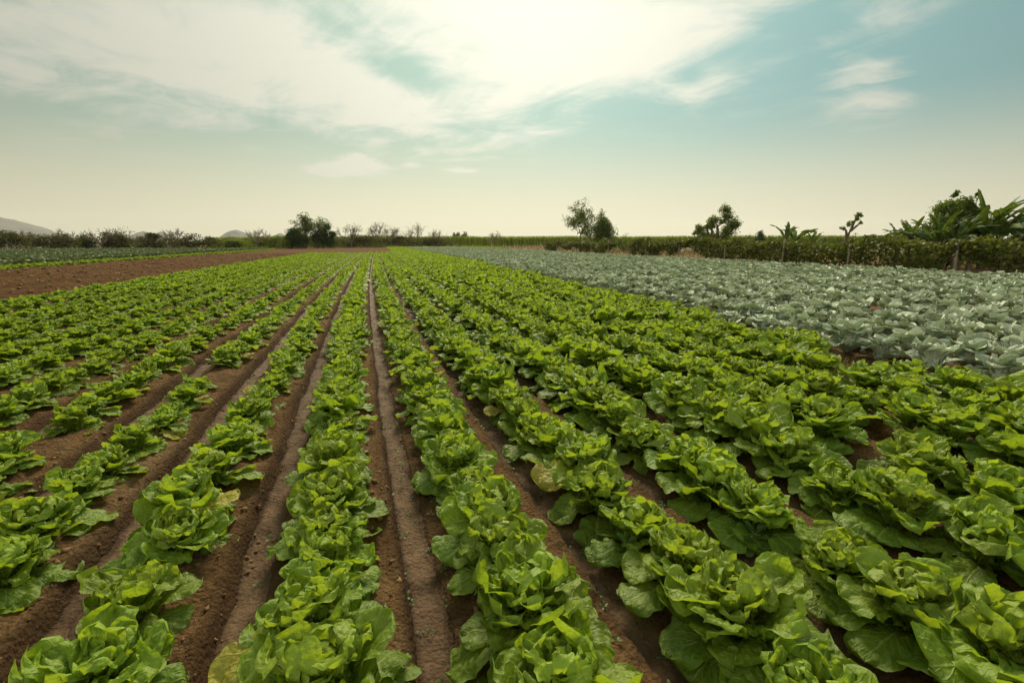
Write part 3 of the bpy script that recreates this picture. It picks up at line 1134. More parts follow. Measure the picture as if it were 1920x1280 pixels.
def shrub(px0, px1, top, label, mat, n, seed, dz=0.0, depth=None, leafs=.28, group='shrubs of the far boundary', name='shrub', wood=True, kk=None):
    rng = np.random.default_rng(seed)
    pc = (px0 + px1) / 2
    D = (depth or hedge_depth(pc)) + dz
    x, y = ground_at(pc, D)
    w = (px1 - px0) / FPX * D
    h = hgt(top, D) * (1.42 if group == 'shrubs of the far boundary' else 1.1)
    t = thing(name, label, 'shrub', (x, y, -.1), -YAW, group)
    k = kk or max(8, int(w * 1.6))
    P = lumpy(rng, n, (0, 0, h * .5), (w * .56, 1.6, h * .55), k, .36 if w > 6 else .45)
    m = n // 2
    if group == 'shrubs of the far boundary':
        Q = np.stack([rng.uniform(-w * .54, w * .54, m), rng.normal(size=m) * .7, h * .66 * rng.uniform(size=m) ** .8], 1)
    else:
        Q = ball(rng, m, (0, 0, h * .36), (w * .54, 1.2, h * .42), .4)
    P = np.concatenate([P, Q])
    P = P[P[:, 2] > .05]
    A = Acc()
    V, F, T = leaf_cloud(rng, P, leafs)
    A.add(V, F, None, T)
    obj('foliage', A.mesh('foliage', mat, False), t)
    if wood:
        S = Acc()
        for i in range(max(3, int(w * .8))):
            b = np.array([rng.uniform(-w * .4, w * .4), rng.uniform(-.5, .5), 0])
            grow(rng, S, b, (rng.uniform(-.4, .4), rng.uniform(-.3, .3), 1), h * .55, .05, 1, [], .6, (2, 3), 4)
        obj('stems', S.mesh('stems', M_TWIG), t)
    return t


def bare_tree(px, top, label, seed, width=1.0, dz=0.0, leaves=0, depth=None, levels=4, mat=None):
    rng = np.random.default_rng(seed)
    D = (depth or hedge_depth(px)) + dz
    x, y = ground_at(px, D)
    h = hgt(top, D)
    t = thing('bare_tree', label, 'tree', (x, y, -.1), rng.uniform(0, 6), 'leafless trees on the far boundary')
    S = Acc()
    tips = []
    L = h / 3.0
    trunk = Acc()
    p0 = [np.array([0, 0, 0.]), np.array([.1, 0, L * .35]), np.array([.05, .1, L * .75])]
    trunk.add(*tube(p0, [.16, .13, .11], 7))
    for i in range(6):
        a = i / 6 * 2 * PI + rng.uniform(-.4, .4)
        o = rng.uniform(.4, 1.25) * width
        grow(rng, S, p0[2] - np.array([0, 0, .1]), (math.cos(a) * o, math.sin(a) * o, 1), L * 1.0, .085, levels - 1, tips, .62, (2, 4), 5, .16, .70, .026)
    Vm = np.concatenate(S.V)[:, 2].max()
    S.V = [v * np.array([h / Vm * .9 + .1, h / Vm * .9 + .1, h / Vm]) for v in S.V]
    obj('trunk', trunk.mesh('trunk', M_TWIG), t)
    obj('branches', S.mesh('branches', M_TWIG), t)
    if leaves:
        tp = np.array(tips) * h / Vm
        C = tp[rng.integers(0, len(tp), leaves)] + rng.normal(size=(leaves, 3)) * .28
        A = Acc()
        V, F, T = leaf_cloud(rng, C, .24)
        A.add(V, F, None, T)
        obj('crown', A.mesh('crown', mat or M_TREE, False), t)
    return t


def leafy_tree(px, depth, top, label, seed, mat, spread=.6, leaves=2500, trunk_r=.14, first=.35, leafs=.22, clump=.45, group=None, levels=3, lean=0.0, name='tree',
               width=1.0, lift=.2):
    rng = np.random.default_rng(seed)
    x, y = ground_at(px, depth)
    h = hgt(top, depth)
    t = thing(name, label, 'tree', (x, y, -.1), rng.uniform(0, 6) if not lean else -YAW, group)
    L = h * first
    p0 = np.array([[0, 0, 0.], [lean * L * .5 + .03, .02, L * .5], [lean * L, 0, L]])
    W = Acc().add(*tube(p0, [trunk_r, trunk_r * .8, trunk_r * .65], 8))
    S, tips = Acc(), []
    for i in range(4):
        a = i / 4 * 2 * PI + rng.uniform(-.5, .5)
        o = rng.uniform(.35, .9) * width
        grow(rng, S, p0[2] - np.array([0, 0, .15 * L * rng.uniform(0, 1)]), (math.cos(a) * o, math.sin(a) * o, 1), (h - L) * .46, trunk_r * .5, levels - 1, tips, spread, (2, 4), 5, lift, .66, .012)
    tp = np.array(tips)
    zs = (h - L) / (tp[:, 2].max() - L)
    fix = lambda P: np.stack([P[:, 0], P[:, 1], np.where(P[:, 2] > L, L + (P[:, 2] - L) * zs, P[:, 2])], 1)
    S.V = [fix(v) for v in S.V]
    tp = fix(tp)
    obj('trunk', W.mesh('trunk', M_BARK), t)
    obj('limbs', S.mesh('limbs', M_BARK), t)
    w = rng.uniform(.3, 1.4, len(tp))
    C = tp[rng.choice(len(tp), leaves, p=w / w.sum())] + rng.normal(size=(leaves, 3)) * clump * np.array([1, 1, .75])
    A = Acc()
    V, F, T = leaf_cloud(rng, C, leafs)
    A.add(V, F, None, T)
    obj('crown', A.mesh('crown', mat, False), t)
    return t


def build_far_line():
    S = 'far boundary behind the crop patch'
    shrub(-190, -30, 441, 'dark scrubby shrub at the left frame edge below the big grey hill', M_HEDGE, 3600, 100)
    shrub(-60, 70, 440, 'dark olive shrub below the big grey hill, partly hiding it', M_HEDGE, 3600, 101)
    shrub(50, 165, 443, 'dark olive shrub where the big grey hill slopes down', M_HEDGE, 3200, 102)
    shrub(158, 193, 437, 'rounded dense green shrub standing above the dark scrub', M_BUSH, 1500, 103, .5, group=None)
    shrub(175, 270, 444, 'dark shrub between the rounded green shrub and the pale hills', M_HEDGE, 3000, 104)
    shrub(255, 345, 445, 'dark olive shrub in front of the two pale hills', M_HEDGE, 3000, 105)
    shrub(330, 425, 447, 'low olive shrub between the pale hills and the grey cone hill', M_HEDGE, 3000, 106)
    shrub(410, 480, 448, 'low yellowish shrub in front of the grey cone hill', M_CANE, 2600, 107)
    shrub(470, 548, 448, 'low yellowish shrub just left of the tall dark tree group', M_CANE, 2600, 108)
    shrub(640, 720, 444, 'brown-green shrub just right of the tall dark tree group', M_HEDGE, 3000, 109)
    shrub(705, 790, 445, 'brown-green shrub under the row of leafless trees at centre', M_HEDGE, 3000, 110)
    shrub(775, 860, 447, 'brown-green shrub at the right end of the row of leafless trees', M_HEDGE, 3000, 111)
    for i, (px, top, lab, w, lv) in enumerate([
            (20, 431, 'bare twiggy tree in front of the big grey hill', .9, 0),
            (65, 430, 'bare twiggy tree where the big grey hill falls away', 1.0, 0),
            (142, 427, 'bare tree just left of the rounded green shrub', 1.0, 0),
            (205, 426, 'bare tree just right of the rounded green shrub', 1.2, 0),
            (243, 427, 'small bare tree left of the two pale hills', .7, 150),
            (338, 427, 'wide bare tree at the right foot of the two pale hills', 1.1, 0),
            (492, 426, 'pale bare tree beside the grey cone hill', 1.1, 0),
            (665, 420, 'bare tree with a few leaves nearest to the tall dark tree group', 1.0, 320),
            (712, 417, 'tallest bare tree in the central row of leafless trees', 1.0, 420),
            (738, 419, 'bare forked tree at the middle of the central row of leafless trees', 1.0, 420),
            (783, 418, 'spreading bare tree near the right end of the central row', 1.0, 380),
            (822, 430, 'low bare tree at the right end of the central row', .9, 200),
            (928, 432, 'small lone bare tree in front of the sugar cane', .9, 40)]):
        bare_tree(px, top, lab, 200 + i, w, -1.0, lv)
    D = hedge_depth(590)
    leafy_tree(580, D - 1, 403, 'tall open-crowned tree between two dark round bushes', 301, M_TREE, .7, 3000, .2, .34, .30, .36, None, 4)
    leafy_tree(604, D + 1, 411, 'slightly lower open-crowned tree behind the right dark bush', 302, M_TREE, .6, 1700, .17, .4, .28, .44, None, 4)
    shrub(536, 588, 430, 'dense dark round bush at the left foot of the tall open tree', M_BUSH, 5200, 303, -2, kk=9, group='dark bushes at the tall tree')
    shrub(588, 642, 425, 'dense dark round bush at the right foot of the tall open tree', M_BUSH, 5600, 304, -2, kk=9, group='dark bushes at the tall tree')
    # far-off trees over the cane
    for i, (px, top, dep, lab, w) in enumerate([(858, 436, 420, 'distant grey-green tree over the cane, left of a distant pair', 16), (873, 434.5, 430, 'distant grey-green tree over the cane, right of a distant pair', 18)]):
        shrub(px - w / 2, px + w / 2, top, lab, M_BUSH, 1200, 320 + i, 0, dep, .9, 'distant trees over the cane', 'distant_tree', False)
    # the cane field
    rng = np.random.default_rng(55)
    A = Acc()
    n = 26000
    px = rng.uniform(400, 1760, n)
    base = np.interp(px, [400, 560, 860, 1300, 1760], [112, 116, 150, 150, 130])
    D = base + 22 * rng.uniform(size=n) ** 2.0
    gx = (px - 960) / FPX * D
    x = gx * math.cos(YAW) + D * math.sin(YAW)
    y = -gx * math.sin(YAW) + D * math.cos(YAW)
    h = np.interp(px, [400, 520, 700, 860], [2.4, 2.6, 2.9, 3.15]) + .5 * vnoise(x * .12, y * .12, 3) + rng.uniform(-.5, .35, n)
    a = rng.uniform(0, 2 * PI, n)
    lean = rng.uniform(.1, .7, n)
    z0 = h * rng.uniform(0, .75, n)
    dirx, diry = np.cos(a) * lean, np.sin(a) * lean
    wx, wy = -np.sin(a) * .07, np.cos(a) * .07
    P0 = np.stack([x, y, z0 - .1], 1)
    hm = z0 + (h - z0) * .7
    P1 = np.stack([x + dirx * .4, y + diry * .4, hm], 1)
    P2 = np.stack([x + dirx, y + diry, h - lean * .35], 1)
    W = np.stack([wx, wy, np.zeros(n)], 1)
    V = np.stack([P0 - W, P0 + W, P1 + W, P1 - W, P2 + W * .2, P2 - W * .2], 1).reshape(-1, 3)
    b = np.arange(n)[:, None] * 6
    F = np.concatenate([b + np.array([0, 1, 2, 3]), b + np.array([3, 2, 4, 5])])
    A.add(V, F, None, np.repeat(rng.uniform(size=n), 6))
    tag(obj('sugar_cane', A.mesh('sugar_cane', M_CANE, False)), 'yellow-green sugar cane standing along the horizon', 'sugar cane', None, 'stuff')
    # rough grass along the far edge and behind the fence
    A = Acc()
    n = 7000
    px = rng.uniform(860, 2050, n)
    D = np.interp(px, [860, 1000, 1180, 2050], [140, 100, 60, 22]) * rng.uniform(.8, 1.3, n)
    gx = (px - 960) / FPX * D
    x = gx * math.cos(YAW) + D * math.sin(YAW)
    y = -gx * math.sin(YAW) + D * math.cos(YAW)
    ok = x > 21.3 + .5
    x, y = x[ok], y[ok]
    C = np.stack([x, y, rng.uniform(0, .45, len(x))], 1)
    V, F, T = leaf_cloud(rng, C, .5, 6, 2.0)
    A.add(V, F, None, T)
    tag(obj('dry_grass', A.mesh('dry_grass', M_DRYG, False)), 'dry yellow grass on the ground around the vine fence', 'grass', None, 'stuff')


build_far_line()


def vine_fence(y0, y1, label, seed, posts, hmax=1.58, dens=640, x_at=lambda y: 21.4):
    rng = np.random.default_rng(seed)
    ym = (y0 + y1) / 2
    t = thing('vine_fence', label, 'fence', (x_at(ym), ym, 0), 0, 'vine-covered fences')
    L = y1 - y0
    n = int(dens * L)
    y = rng.uniform(y0, y1, n)
    top = hmax * (.92 + .5 * vnoise(y * .55, y * 0 + 3, seed)) + .26 * vnoise(y * 2.2, y * 0, seed + 1) + .16 * vnoise(y * 6, y * 0, seed + 2)
    # leaves gather at the top wire and hang down in uneven curtains
    hang = np.clip(.72 + 1.1 * vnoise(y * .45, y * 0 + 9, seed + 4) + .7 * vnoise(y * 1.7, y * 0 + 5, seed + 5),   .3, 1.05)
    f = rng.uniform(size=n) ** 1.35
    z = top * (1 - f * hang) + rng.normal(size=n) * .03
    wdt = .26 * (1 - .45 * f) + .06
    lump = .22 * vnoise(y * 1.3, z * 2.2, seed + 7)
    x = rng.normal(size=n) * wdt * .8 + lump - .05
    C = np.stack([x + np.array([x_at(v) for v in y]) - x_at(ym), y - ym, np.maximum(z, .04)], 1)
    V, F, T = leaf_cloud(rng, C, .15, 1.3, .2)
    A = Acc().add(V, F, None, T)
    S = Acc()
    for i in range(int(L * 3)):
        yy = rng.uniform(y0, y1)
        p = [np.array([x_at(yy) - x_at(ym) + rng.normal() * .12, yy - ym + rng.normal() * .15 * k_, hmax * k_ * .95]) for k_ in (0, .35, .7, 1.0)]
        S.add(*tube(p, [.018, .014, .011, .008], 4))
    nl = len(F)
    sv, sf, _, _ = S.arrays()
    A.add(sv, sf[0])
    me = A.mesh('vine', M_VINE, False)
    me.materials.append(M_TWIG)
    mi = np.zeros(len(me.polygons), np.int32)
    mi[nl:] = 1
    me.polygons.foreach_set('material_index', mi)
    obj('vine', me, t)
    for (yy, hh, lean) in posts:
        P = Acc().add(*tube([[0, 0, -.1], [lean * .5, lean, hh * .5], [lean, lean * 2, hh]], [.055, .05, .045], 8))
        V0 = P.V[0]
        P.add([[lean, lean * 2, hh + .012]], np.zeros((0, 3), int))
        top_i = np.arange(16, 24)
        P.F[3].append(np.stack([top_i, np.roll(top_i, -1), np.full(8, 24)], 1))
        obj('post', P.mesh('post', M_POST), t, (x_at(yy) - x_at(ym) - .34, yy - ym, 0))
    Wr = Acc()
    for zz in (.55, hmax * .72):
        ys = np.linspace(y0, y1, 24)
        Wr.add(*tube(np.stack([np.array([x_at(v) for v in ys]) - x_at(ym) - .02, ys - ym, np.full(24, zz)], 1), .003, 4))
    obj('wire', Wr.mesh('wire', M_STEEL), t)


def fence_x(y):
    return float(np.interp(y, [0, 12, 30, 45, 66], [21.2, 21.3, 21.4, 22.2, 23.2]))


def build_fences():
    vine_fence(3.0, 39.5, 'long vine-covered fence along the right edge of the cabbage field', 61,
               [(8.5, 1.25, 0), (13.2, 1.35, .02), (17.6, 1.3, -.02), (21.4, 1.55, 0), (26, 1.2, .03), (31.0, 1.25, -.02), (36, 1.2, .02)], x_at=fence_x)
    vine_fence(43.0, 66, 'shorter vine-covered fence beyond the gap, below the tall slender tree', 62,
               [(43.6, 1.6, .02), (48, 1.3, 0), (54, 1.3, .02), (60, 1.35, 0), (65.5, 1.5, 0)], 1.5, 480, x_at=fence_x)
    p = Acc().add(*tube([[0, 0, -.05], [-.35, -.25, .55], [-.75, -.5, 1.15]], [.035, .032, .028], 7))
    tag(obj('leaning_stake', p.mesh('leaning_stake', M_POST), None, (fence_x(39) - .5, 38.2, 0)), 'pale stake leaning at the end of the long vine fence', 'stake')
    # things behind the fences
    leafy_tree(1086, 72, 376, 'tall slender sparse tree standing alone above the cane', 401, M_TREE, .8, 3600, .12, .36, .24, .30, None, 4, name='slender_tree', width=1.3, lift=.12)
    shrub(1100, 1153, 406, 'dense bushy tree just right of the tall slender tree', M_TREE, 5200, 402, 0, 70, .22, None, 'bushy_tree', True, 22)
    shrub(1116, 1137, 393, 'narrow leafy tree top rising behind the dense bushy tree', M_TREE, 1500, 405, 1.5, 70, .22, None, 'narrow_tree', True, 9)
    shrub(1150, 1185, 440, 'low green shrub to the right of the dense bushy tree', M_TREE, 900, 403, 0, 70, .22, None)
    shrub(1403, 1422, 428, 'small cone-shaped dark tree on the horizon', M_BUSH, 1100, 404, 0, 120, .32, None, 'conical_tree', True, 6)
    tree_candelabra()
    tufted_tree()
    house()


def tuft(rng, c, r, n, size=.2):
    """a ragged brush of leaves: a few sprays radiating up and out from the limb's end"""
    k = max(4, int(n / 60))
    d = rng.normal(size=(k, 3))
    d[:, 2] = np.abs(d[:, 2]) * 1.1 - .25
    d /= np.linalg.norm(d, axis=1)[:, None]
    L = r * rng.uniform(.5, 1.25, k)
    ids = rng.integers(0, k, n)
    f = rng.uniform(size=n) ** .7
    C = np.asarray(c) + d[ids] * (L[ids] * f)[:, None] + rng.normal(size=(n, 3)) * r * .20
    return leaf_cloud(rng, C, size, 2.2, .5)


def tree_candelabra():
    rng = np.random.default_rng(71)
    D = 46
    x, y = ground_at(1340, D)
    u = D / FPX
    t = thing('candelabra_tree', 'twisted tree with leaf tufts on thick upturned bare arms', 'tree', (x, y, -.1), -YAW)
    W = Acc()
    z = lambda py: hgt(py, D) + .1
    X = lambda px: (px - 1340) * u
    W.add(*tube([[X(1333), 0, 0], [X(1332), .1, 1.2], [X(1331), 0, z(452)]], [.26, .22, .18], 8))
    obj('trunk', W.mesh('trunk', M_BARK), t)
    arms = [[(1331, 455), (1322, 447), (1312, 443), (1306, 432)], [(1331, 452), (1322, 444), (1318, 436), (1315, 428)], [(1331, 452), (1326, 440), (1325, 425), (1326, 416)],
            [(1331, 452), (1337, 438), (1336, 426), (1342, 420), (1350, 414), (1348, 402)], [(1332, 453), (1344, 445), (1354, 440), (1362, 432)], [(1331, 455), (1318, 450), (1304, 447), (1300, 440)]]
    B = Acc()
    for i, a in enumerate(arms):
        P = np.array([[X(px), rng.uniform(-.35, .35) * j / 3, z(py)] for j, (px, py) in enumerate(a)])
        B.add(*tube(P, np.linspace(.15, .07, len(P)), 7))
    obj('limbs', B.mesh('limbs', M_BARK), t)
    C = Acc()
    for (px, py, r, n) in [(1304, 430, .42, 420), (1314, 428, .34, 300), (1326, 416, .45, 480), (1327, 426, .38, 300), (1348, 398, .42, 420), (1352, 410, .46, 480), (1362, 428, .62, 1000),
                           (1354, 438, .55, 600), (1300, 438, .36, 260), (1335, 444, .45, 300), (1310, 442, .4, 300), (1343, 418, .3, 160), (1370, 424, .4, 300), (1346, 448, .6, 500), (1320, 448, .5, 400)]:
        V, F, T = tuft(rng, (X(px), rng.uniform(-.3, .3), z(py)), r * 1.3, int(n * 1.5), .17)
        C.add(V, F, None, T)
    obj('crown', C.mesh('crown', M_TUFT, False), t)


def tufted_tree():
    rng = np.random.default_rng(72)
    D = 36
    x, y = ground_at(1573, D)
    u = D / FPX
    z = lambda py: hgt(py, D) + .1
    X = lambda px: (px - 1573) * u
    t = thing('pollarded_tree', 'small pollarded tree with bare forked trunk and yellow-green tufts', 'tree', (x, y, -.1), -YAW)
    W = Acc().add(*tube([[0, 0, 0], [.02, 0, 1.0], [X(1574), 0, z(440)]], [.16, .14, .12], 8))
    obj('trunk', W.mesh('trunk', M_BARK), t)
    B = Acc()
    for a in ([(1574, 442), (1569, 434), (1566, 428)], [(1574, 442), (1580, 430), (1583, 418), (1587, 408)], [(1577, 434), (1588, 425), (1594, 422)]):
        B.add(*tube([[X(px), rng.uniform(-.1, .1), z(py)] for px, py in a], np.linspace(.10, .05, len(a)), 6))
    obj('limbs', B.mesh('limbs', M_BARK), t)
    C = Acc()
    for (px, py, r, n) in [(1566, 430, .2, 170), (1572, 424, .24, 200), (1584, 414, .26, 240), (1590, 407, .26, 260), (1594, 421, .2, 150), (1580, 420, .18, 110)]:
        V, F, T = tuft(rng, (X(px), rng.uniform(-.15, .15), z(py)), r, n, .13)
        C.add(V, F, None, T)
    obj('crown', C.mesh('crown', M_TUFT, False), t)


def house():
    D = 170
    x, y = ground_at(1634, D)
    t = thing('farm_house', 'low distant house with brown roof seen over the vine fence', 'house', (x, y, -.12), -YAW)
    w, d, h = 7.5, 5.0, 2.6
    def box(x0, x1, y0, y1, z0, z1):
        V = [(a, b, c) for a in (x0, x1) for b in (y0, y1) for c in (z0, z1)]
        F = [(0, 1, 3, 2), (4, 6, 7, 5), (0, 4, 5, 1), (2, 3, 7, 6), (0, 2, 6, 4), (1, 5, 7, 3)]
        return V, F
    obj('wall', Acc().add(*box(-w / 2, w / 2, -d / 2, d / 2, 0, h)).mesh('wall', M_WALL, False), t)
    rv = [(-w / 2 - .3, -d / 2 - .3, h + .01), (w / 2 + .3, -d / 2 - .3, h + .01), (w / 2 + .3, d / 2 + .3, h + .01), (-w / 2 - .3, d / 2 + .3, h + .01), (-w / 2 - .3, 0, h + 1.2), (w / 2 + .3, 0, h + 1.2)]
    obj('roof', Acc().add(rv, [(0, 1, 5, 4), (2, 3, 4, 5), (0, 3, 2, 1)]).add(rv, [(0, 4, 3), (1, 2, 5)]).mesh('roof', M_ROOF, False), t)
    for xx in (-2.2, 2.0):
        obj('window', Acc().add(*box(xx - .5, xx + .5, -d / 2 - .03, -d / 2 + .02, 1.0, 2.0)).mesh('window', M_DARK, False), t)
    obj('door', Acc().add(*box(-.45, .45, -d / 2 - .03, -d / 2 + .02, 0, 2.0)).mesh('door', M_DARK, False), t)
    shrub(1604, 1622, 446, 'round dark tree left of the distant house', M_BUSH, 900, 411, 0, 178, .5, 'trees around the distant house', 'round_tree', True, 8)
    shrub(1624, 1658, 444.5, 'wide dark tree behind the distant house', M_BUSH, 1500, 412, 0, 182, .5, 'trees around the distant house', 'wide_tree', True, 10)
    x, y = ground_at(1589, 140)
    p = thing('utility_pole', 'thin grey pole with a crossbar on the horizon', 'pole', (x, y, -.1), -YAW)
    hh = hgt(436, 140)
    obj('pole', Acc().add(*tube([[0, 0, 0], [0, 0, hh * .5], [0, 0, hh]], [.09, .08, .07], 6)).mesh('pole', M_STEEL), p)
    obj('crossbar', Acc().add(*tube([[-.7, -.08, hh - .35], [0, -.08, hh - .35], [.7, -.08, hh - .35]], .05, 5)).mesh('crossbar', M_STEEL), p)


# ---------------------------------------------------------------- bananas
def banana_leaf(rng, acc, p, az, L, W, th0, th1, torn=.5, roll=0.0):
    nu, nv = 22, 6
    u = np.linspace(0, 1, nu + 1)
    th = th0 + (th1 - th0) * u ** 1.4
    ds = L / nu
    r = np.concatenate([[0], np.cumsum(np.cos(th[1:]) * ds)])
    z = np.concatenate([[0], np.cumsum(np.sin(th[1:]) * ds)])
    w = W * np.where(u < .16, .06, np.sin(PI * np.clip((u - .12) / .9, 0, 1)) ** .55)
    ca, sa = math.cos(az), math.sin(az)
    for side in (-1, 1):
        # torn into strips: each strip droops by its own angle
        i = 0
        while i < nu:
            k = min(nu, i + int(rng.integers(1, 3)) if rng.uniform() < torn else i + 6)
            dr = rng.uniform(.0, 1.1) if torn > .2 else .15
            uu = np.arange(i, k + 1)
            v = np.linspace(0, 1, 4)
            ww = w[uu][:, None] * v[None]
            lift = .35 * ww * (1 - 1.6 * dr * v[None]) + roll * ww
            rad = r[uu][:, None] - np.sin(th[uu])[:, None] * lift + .12 * ww
            hei = z[uu][:, None] + np.cos(th[uu])[:, None] * lift - dr * .5 * ww * v[None]
            ac = side * ww * (1 - .25 * dr)
            P = np.stack([p[0] + rad * ca - ac * sa, p[1] + rad * sa + ac * ca, p[2] + hei], -1).reshape(-1, 3)
            F = grid_faces(len(uu) - 1, 3)
            if side < 0:
                F = F[:, ::-1]
            acc.add(P, F, None, rng.uniform())
            i = k
    mid = np.stack([p[0] + r * ca, p[1] + r * sa, p[2] + z], 1)
    V, F = tube(mid, np.linspace(.03, .006, len(mid)), 5)
    acc.add(V, F, None, 1.0)


def banana(px, depth, top, label, seed, nleaf=8, spread=(30, 80), torn=.5, trunk_h=None, group='banana plants along the fence', dead=2, lw=.22, sidebias=None):
    rng = np.random.default_rng(seed)
    x, y = ground_at(px, depth)
    h = hgt(top, depth)
    t = thing('banana_plant', label, 'banana plant', (x, y, -.05), -YAW, group)
    th = trunk_h or h * .5
    T = Acc().add(*tube([[0, 0, 0], [.03, 0, th * .5], [0, .02, th]], [.13, .11, .08], 9))
    obj('trunk', T.mesh('trunk', M_BARK), t)
    A = Acc()
    for i in range(nleaf):
        az = i * GA + rng.uniform(-.3, .3)
        if sidebias is not None and rng.uniform() < .7:
            az = sidebias + rng.uniform(-.7, .7)
        e = rng.uniform(*spread)
        L = (h - th) / max(.45, math.sin(R(e)) * .85) * rng.uniform(.85, 1.05)
        L = min(L, 2.4)
        banana_leaf(rng, A, (0, 0, th * .97), az, L, lw * rng.uniform(.8, 1.15), R(min(88, e + 12)), R(e - rng.uniform(25, 75)), torn)
    obj('leaves', A.mesh('leaves', M_BANANA), t)
    if dead:
        Dd = Acc()
        for i in range(dead):
            banana_leaf(rng, Dd, (0, 0, th * .85), rng.uniform(0, 6.3), rng.uniform(.8, 1.2), .12, R(20), R(-85), .8)
        obj('dead_leaves', Dd.mesh('dead_leaves', M_DEADB), t)
    return t


def build_bananas():
    banana(1462, 33, 416, 'banana plant with upright folded leaves by the pale fence post', 501, 4, (62, 88), .3, 1.5, dead=0, lw=.17)
    banana(1478, 33, 423, 'banana plant with arching leaves and dead brown foliage at its base', 502, 6, (35, 75), .4, 1.4, dead=4, lw=.2)
    banana(1512, 34, 432, 'short green banana plant right of the dead brown foliage', 503, 6, (35, 80), .5, 1.2, dead=0, lw=.15)
    banana(1668, 26, 418, 'banana plant with few ragged upright leaves left of the big clump', 504, 6, (45, 88), .6, 1.3, dead=0, lw=.16)
    banana(1690, 25.5, 411, 'banana plant with tall wavy leaf in the middle of the small pair', 505, 6, (45, 88), .6, 1.3, dead=1, lw=.16)
    banana(1714, 25, 420, 'banana plant touching the left side of the big clump', 506, 6, (40, 85), .6, 1.2, dead=1, lw=.16)
    banana(1826, 23.5, 362, 'tallest banana plant with one broad upright leaf in the big clump', 510, 12, (35, 88), .4, 1.7, dead=2, lw=.21)
    banana(1850, 22.4, 376, 'banana plant with feathery leaves in front of the tallest one', 511, 13, (20, 80), .8, 1.5, dead=1, lw=.22)
    banana(1806, 23.0, 392, 'shorter bushy banana plant between the crooked tree and the tallest one', 515, 12, (15, 80), .8, 1.2, dead=1, lw=.22)
    banana(1885, 23.5, 372, 'banana plant with long torn leaves arching right', 512, 14, (15, 70), .8, 1.5, dead=1, lw=.18, sidebias=0.0)
    banana(1895, 22.0, 400, 'low banana plant with layered drooping leaves in front of the arching one', 516, 14, (0, 60), .7, 1.0, dead=1, lw=.22, sidebias=0.0)
    banana(1925, 22.5, 378, 'banana plant at the right frame edge with drooping torn leaves', 513, 13, (10, 70), .8, 1.4, dead=2, lw=.18)
    banana(1965, 24, 372, 'banana plant cut by the right frame edge, behind the others', 514, 11, (25, 75), .7, 1.6, dead=1, lw=.19)
    banana(1742, 22.8, 400, 'leafy banana plant at the left foot of the crooked tree', 517, 17, (20, 85), .95, 1.2, dead=3, lw=.12)
    banana(1780, 22.3, 402, 'leafy banana plant in front of the crooked tree trunk', 518, 17, (15, 85), .95, 1.2, dead=3, lw=.12)
    # the tufted tree leaning into the clump
    rng = np.random.default_rng(73)
    D = 24
    x, y = ground_at(1770, D)
    u = D / FPX
    z = lambda py: hgt(py, D) + .1
    X = lambda px: (px - 1770) * u
    t = thing('crooked_tree', 'crooked tree with curved bare limbs and fluffy yellow-green tufts in the banana clump', 'tree', (x, y, -.1), -YAW)
    obj('trunk', Acc().add(*tube([[X(1783), 0, 0], [X(1780), 0, 1.0], [X(1778), .05, z(430)]], [.17, .14, .12], 8)).mesh('trunk', M_BARK), t)
    B = Acc()
    for a, r in (([(1778, 432), (1766, 428), (1752, 424), (1738, 430), (1728, 440)], .05), ([(1778, 432), (1768, 412), (1760, 396), (1764, 382), (1776, 376), (1786, 384)], .055),
                 ([(1778, 430), (1784, 412), (1796, 404), (1812, 402), (1822, 404)], .055), ([(1776, 432), (1758, 418), (1742, 402), (1736, 392)], .05),
                 ([(1780, 410), (1790, 392), (1796, 376), (1797, 364)], .04), ([(1727, 438), (1726, 420), (1727, 402)], .03)):
        B.add(*tube([[X(px), rng.uniform(-.2, .2), z(py)] for px, py in a], np.linspace(r, r * .55, len(a)), 7))
    obj('limbs', B.mesh('limbs', M_TWIG), t)
    C = Acc()
    for (px, py, r, n) in [(1738, 400, .50, 1500), (1757, 396, .46, 1300), (1766, 371, .20, 320), (1786, 390, .42, 1100), (1794, 404, .46, 1200), (1772, 408, .46, 1200), (1797, 370, .12, 160), (1782, 434, .55, 1700),
                           (1802, 430, .5, 1300), (1760, 436, .5, 1200), (1738, 418, .44, 1000), (1742, 446, .5, 1000), (1812, 410, .4, 900)]:
        V, F, T = tuft(rng, (X(px), rng.uniform(-.25, .25), z(py)), r, n, .13)
        C.add(V, F, None, T)
    obj('crown', C.mesh('crown', M_TUFT, False), t)
    shrub(1800, 1990, 428, 'dark undergrowth shrub at the foot of the big banana clump', M_HEDGE, 3800, 520, 0, 24.5, .16, None)
    shrub(1690, 1800, 444, 'dark low shrub below the crooked tree', M_HEDGE, 2400, 521, 0, 25, .14, None)


build_fences()
build_bananas()


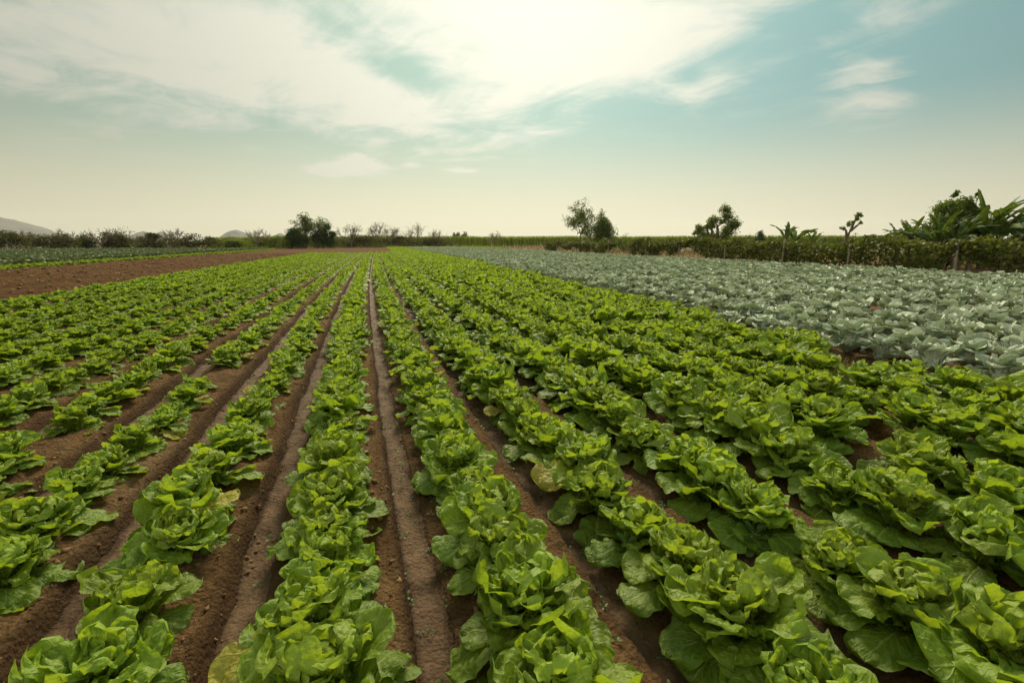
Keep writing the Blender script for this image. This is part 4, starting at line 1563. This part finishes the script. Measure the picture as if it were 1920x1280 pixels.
# ---------------------------------------------------------------- hills
def hill(px, depth, w_px, top, label, seed, shape=1.6, mat=None):
    x, y = ground_at(px, depth)
    rx = w_px / FPX * depth
    h = hgt(top, depth)
    n, m = 28, 56
    rr = np.linspace(0, 1, n + 1)
    th = np.linspace(0, 2 * PI, m, endpoint=False)
    Rr, Th = np.meshgrid(rr, th, indexing='ij')
    X = Rr * np.cos(Th)
    Y = Rr * np.sin(Th)
    prof = np.clip(1 - Rr ** 1.15, 0, 1) ** (shape * .8)
    Z = h * (prof + .22 * (1 - Rr) * Rr * 4 * fbm(X * 3 + seed, Y * 3, 4, seed))
    V = np.stack([X * rx, Y * rx * 1.2, np.maximum(Z, 0) - 2 * (Rr >= 1)], -1).reshape(-1, 3)
    i = np.arange(n)[:, None] * m
    j = np.arange(m)[None, :]
    k = (j + 1) % m
    F = np.stack([i + j, i + m + j, i + m + k, i + k], -1).reshape(-1, 4)
    o = obj('hill', mesh('hill', V, F, M_HILL), None, (x, y, -.1), -YAW)
    tag(o, label, 'hill', None, 'structure')


hill(-75, 2600, 165, 388, 'big grey bare hill at the left frame edge', 3, 1.0)
hill(286, 3200, 30, 434, 'pale beige pointed hill over the shrubs', 5, 1.0)
hill(318, 3300, 34, 435.5, 'pale beige lower hill beside the pointed one', 8, 1.0)
hill(456, 3400, 34, 432, 'grey cone hill left of the tall dark trees', 11, 1.0)
hill(536, 3600, 24, 438, 'small faint hill beside the tall dark trees', 14, 1.0)


# ---------------------------------------------------------------- the air
def build_haze():
    w, z0, z1 = 7300.0, -1.3, 330.0
    V = [(x, y, z) for x in (-w, w) for y in (-w, w) for z in (z0, z1)]
    F = [(0, 1, 3, 2), (4, 6, 7, 5), (0, 4, 5, 1), (2, 3, 7, 6), (0, 2, 6, 4), (1, 5, 7, 3)]
    m, t = new_mat('haze')
    v = t.n('ShaderNodeVolumePrincipled')
    v.inputs['Color'].default_value = (0.93, 0.92, 0.86, 1)
    v.inputs['Density'].default_value = 0.00009
    v.inputs['Anisotropy'].default_value = 0.3
    o = t.n('ShaderNodeOutputMaterial')
    t.t.links.new(v.outputs[0], o.inputs['Volume'])
    h = obj('haze', mesh('haze', V, np.array(F), m, smooth=False))
    tag(h, 'thin pale haze lying over the plain and the far hills', 'haze', None, 'stuff')


build_haze()
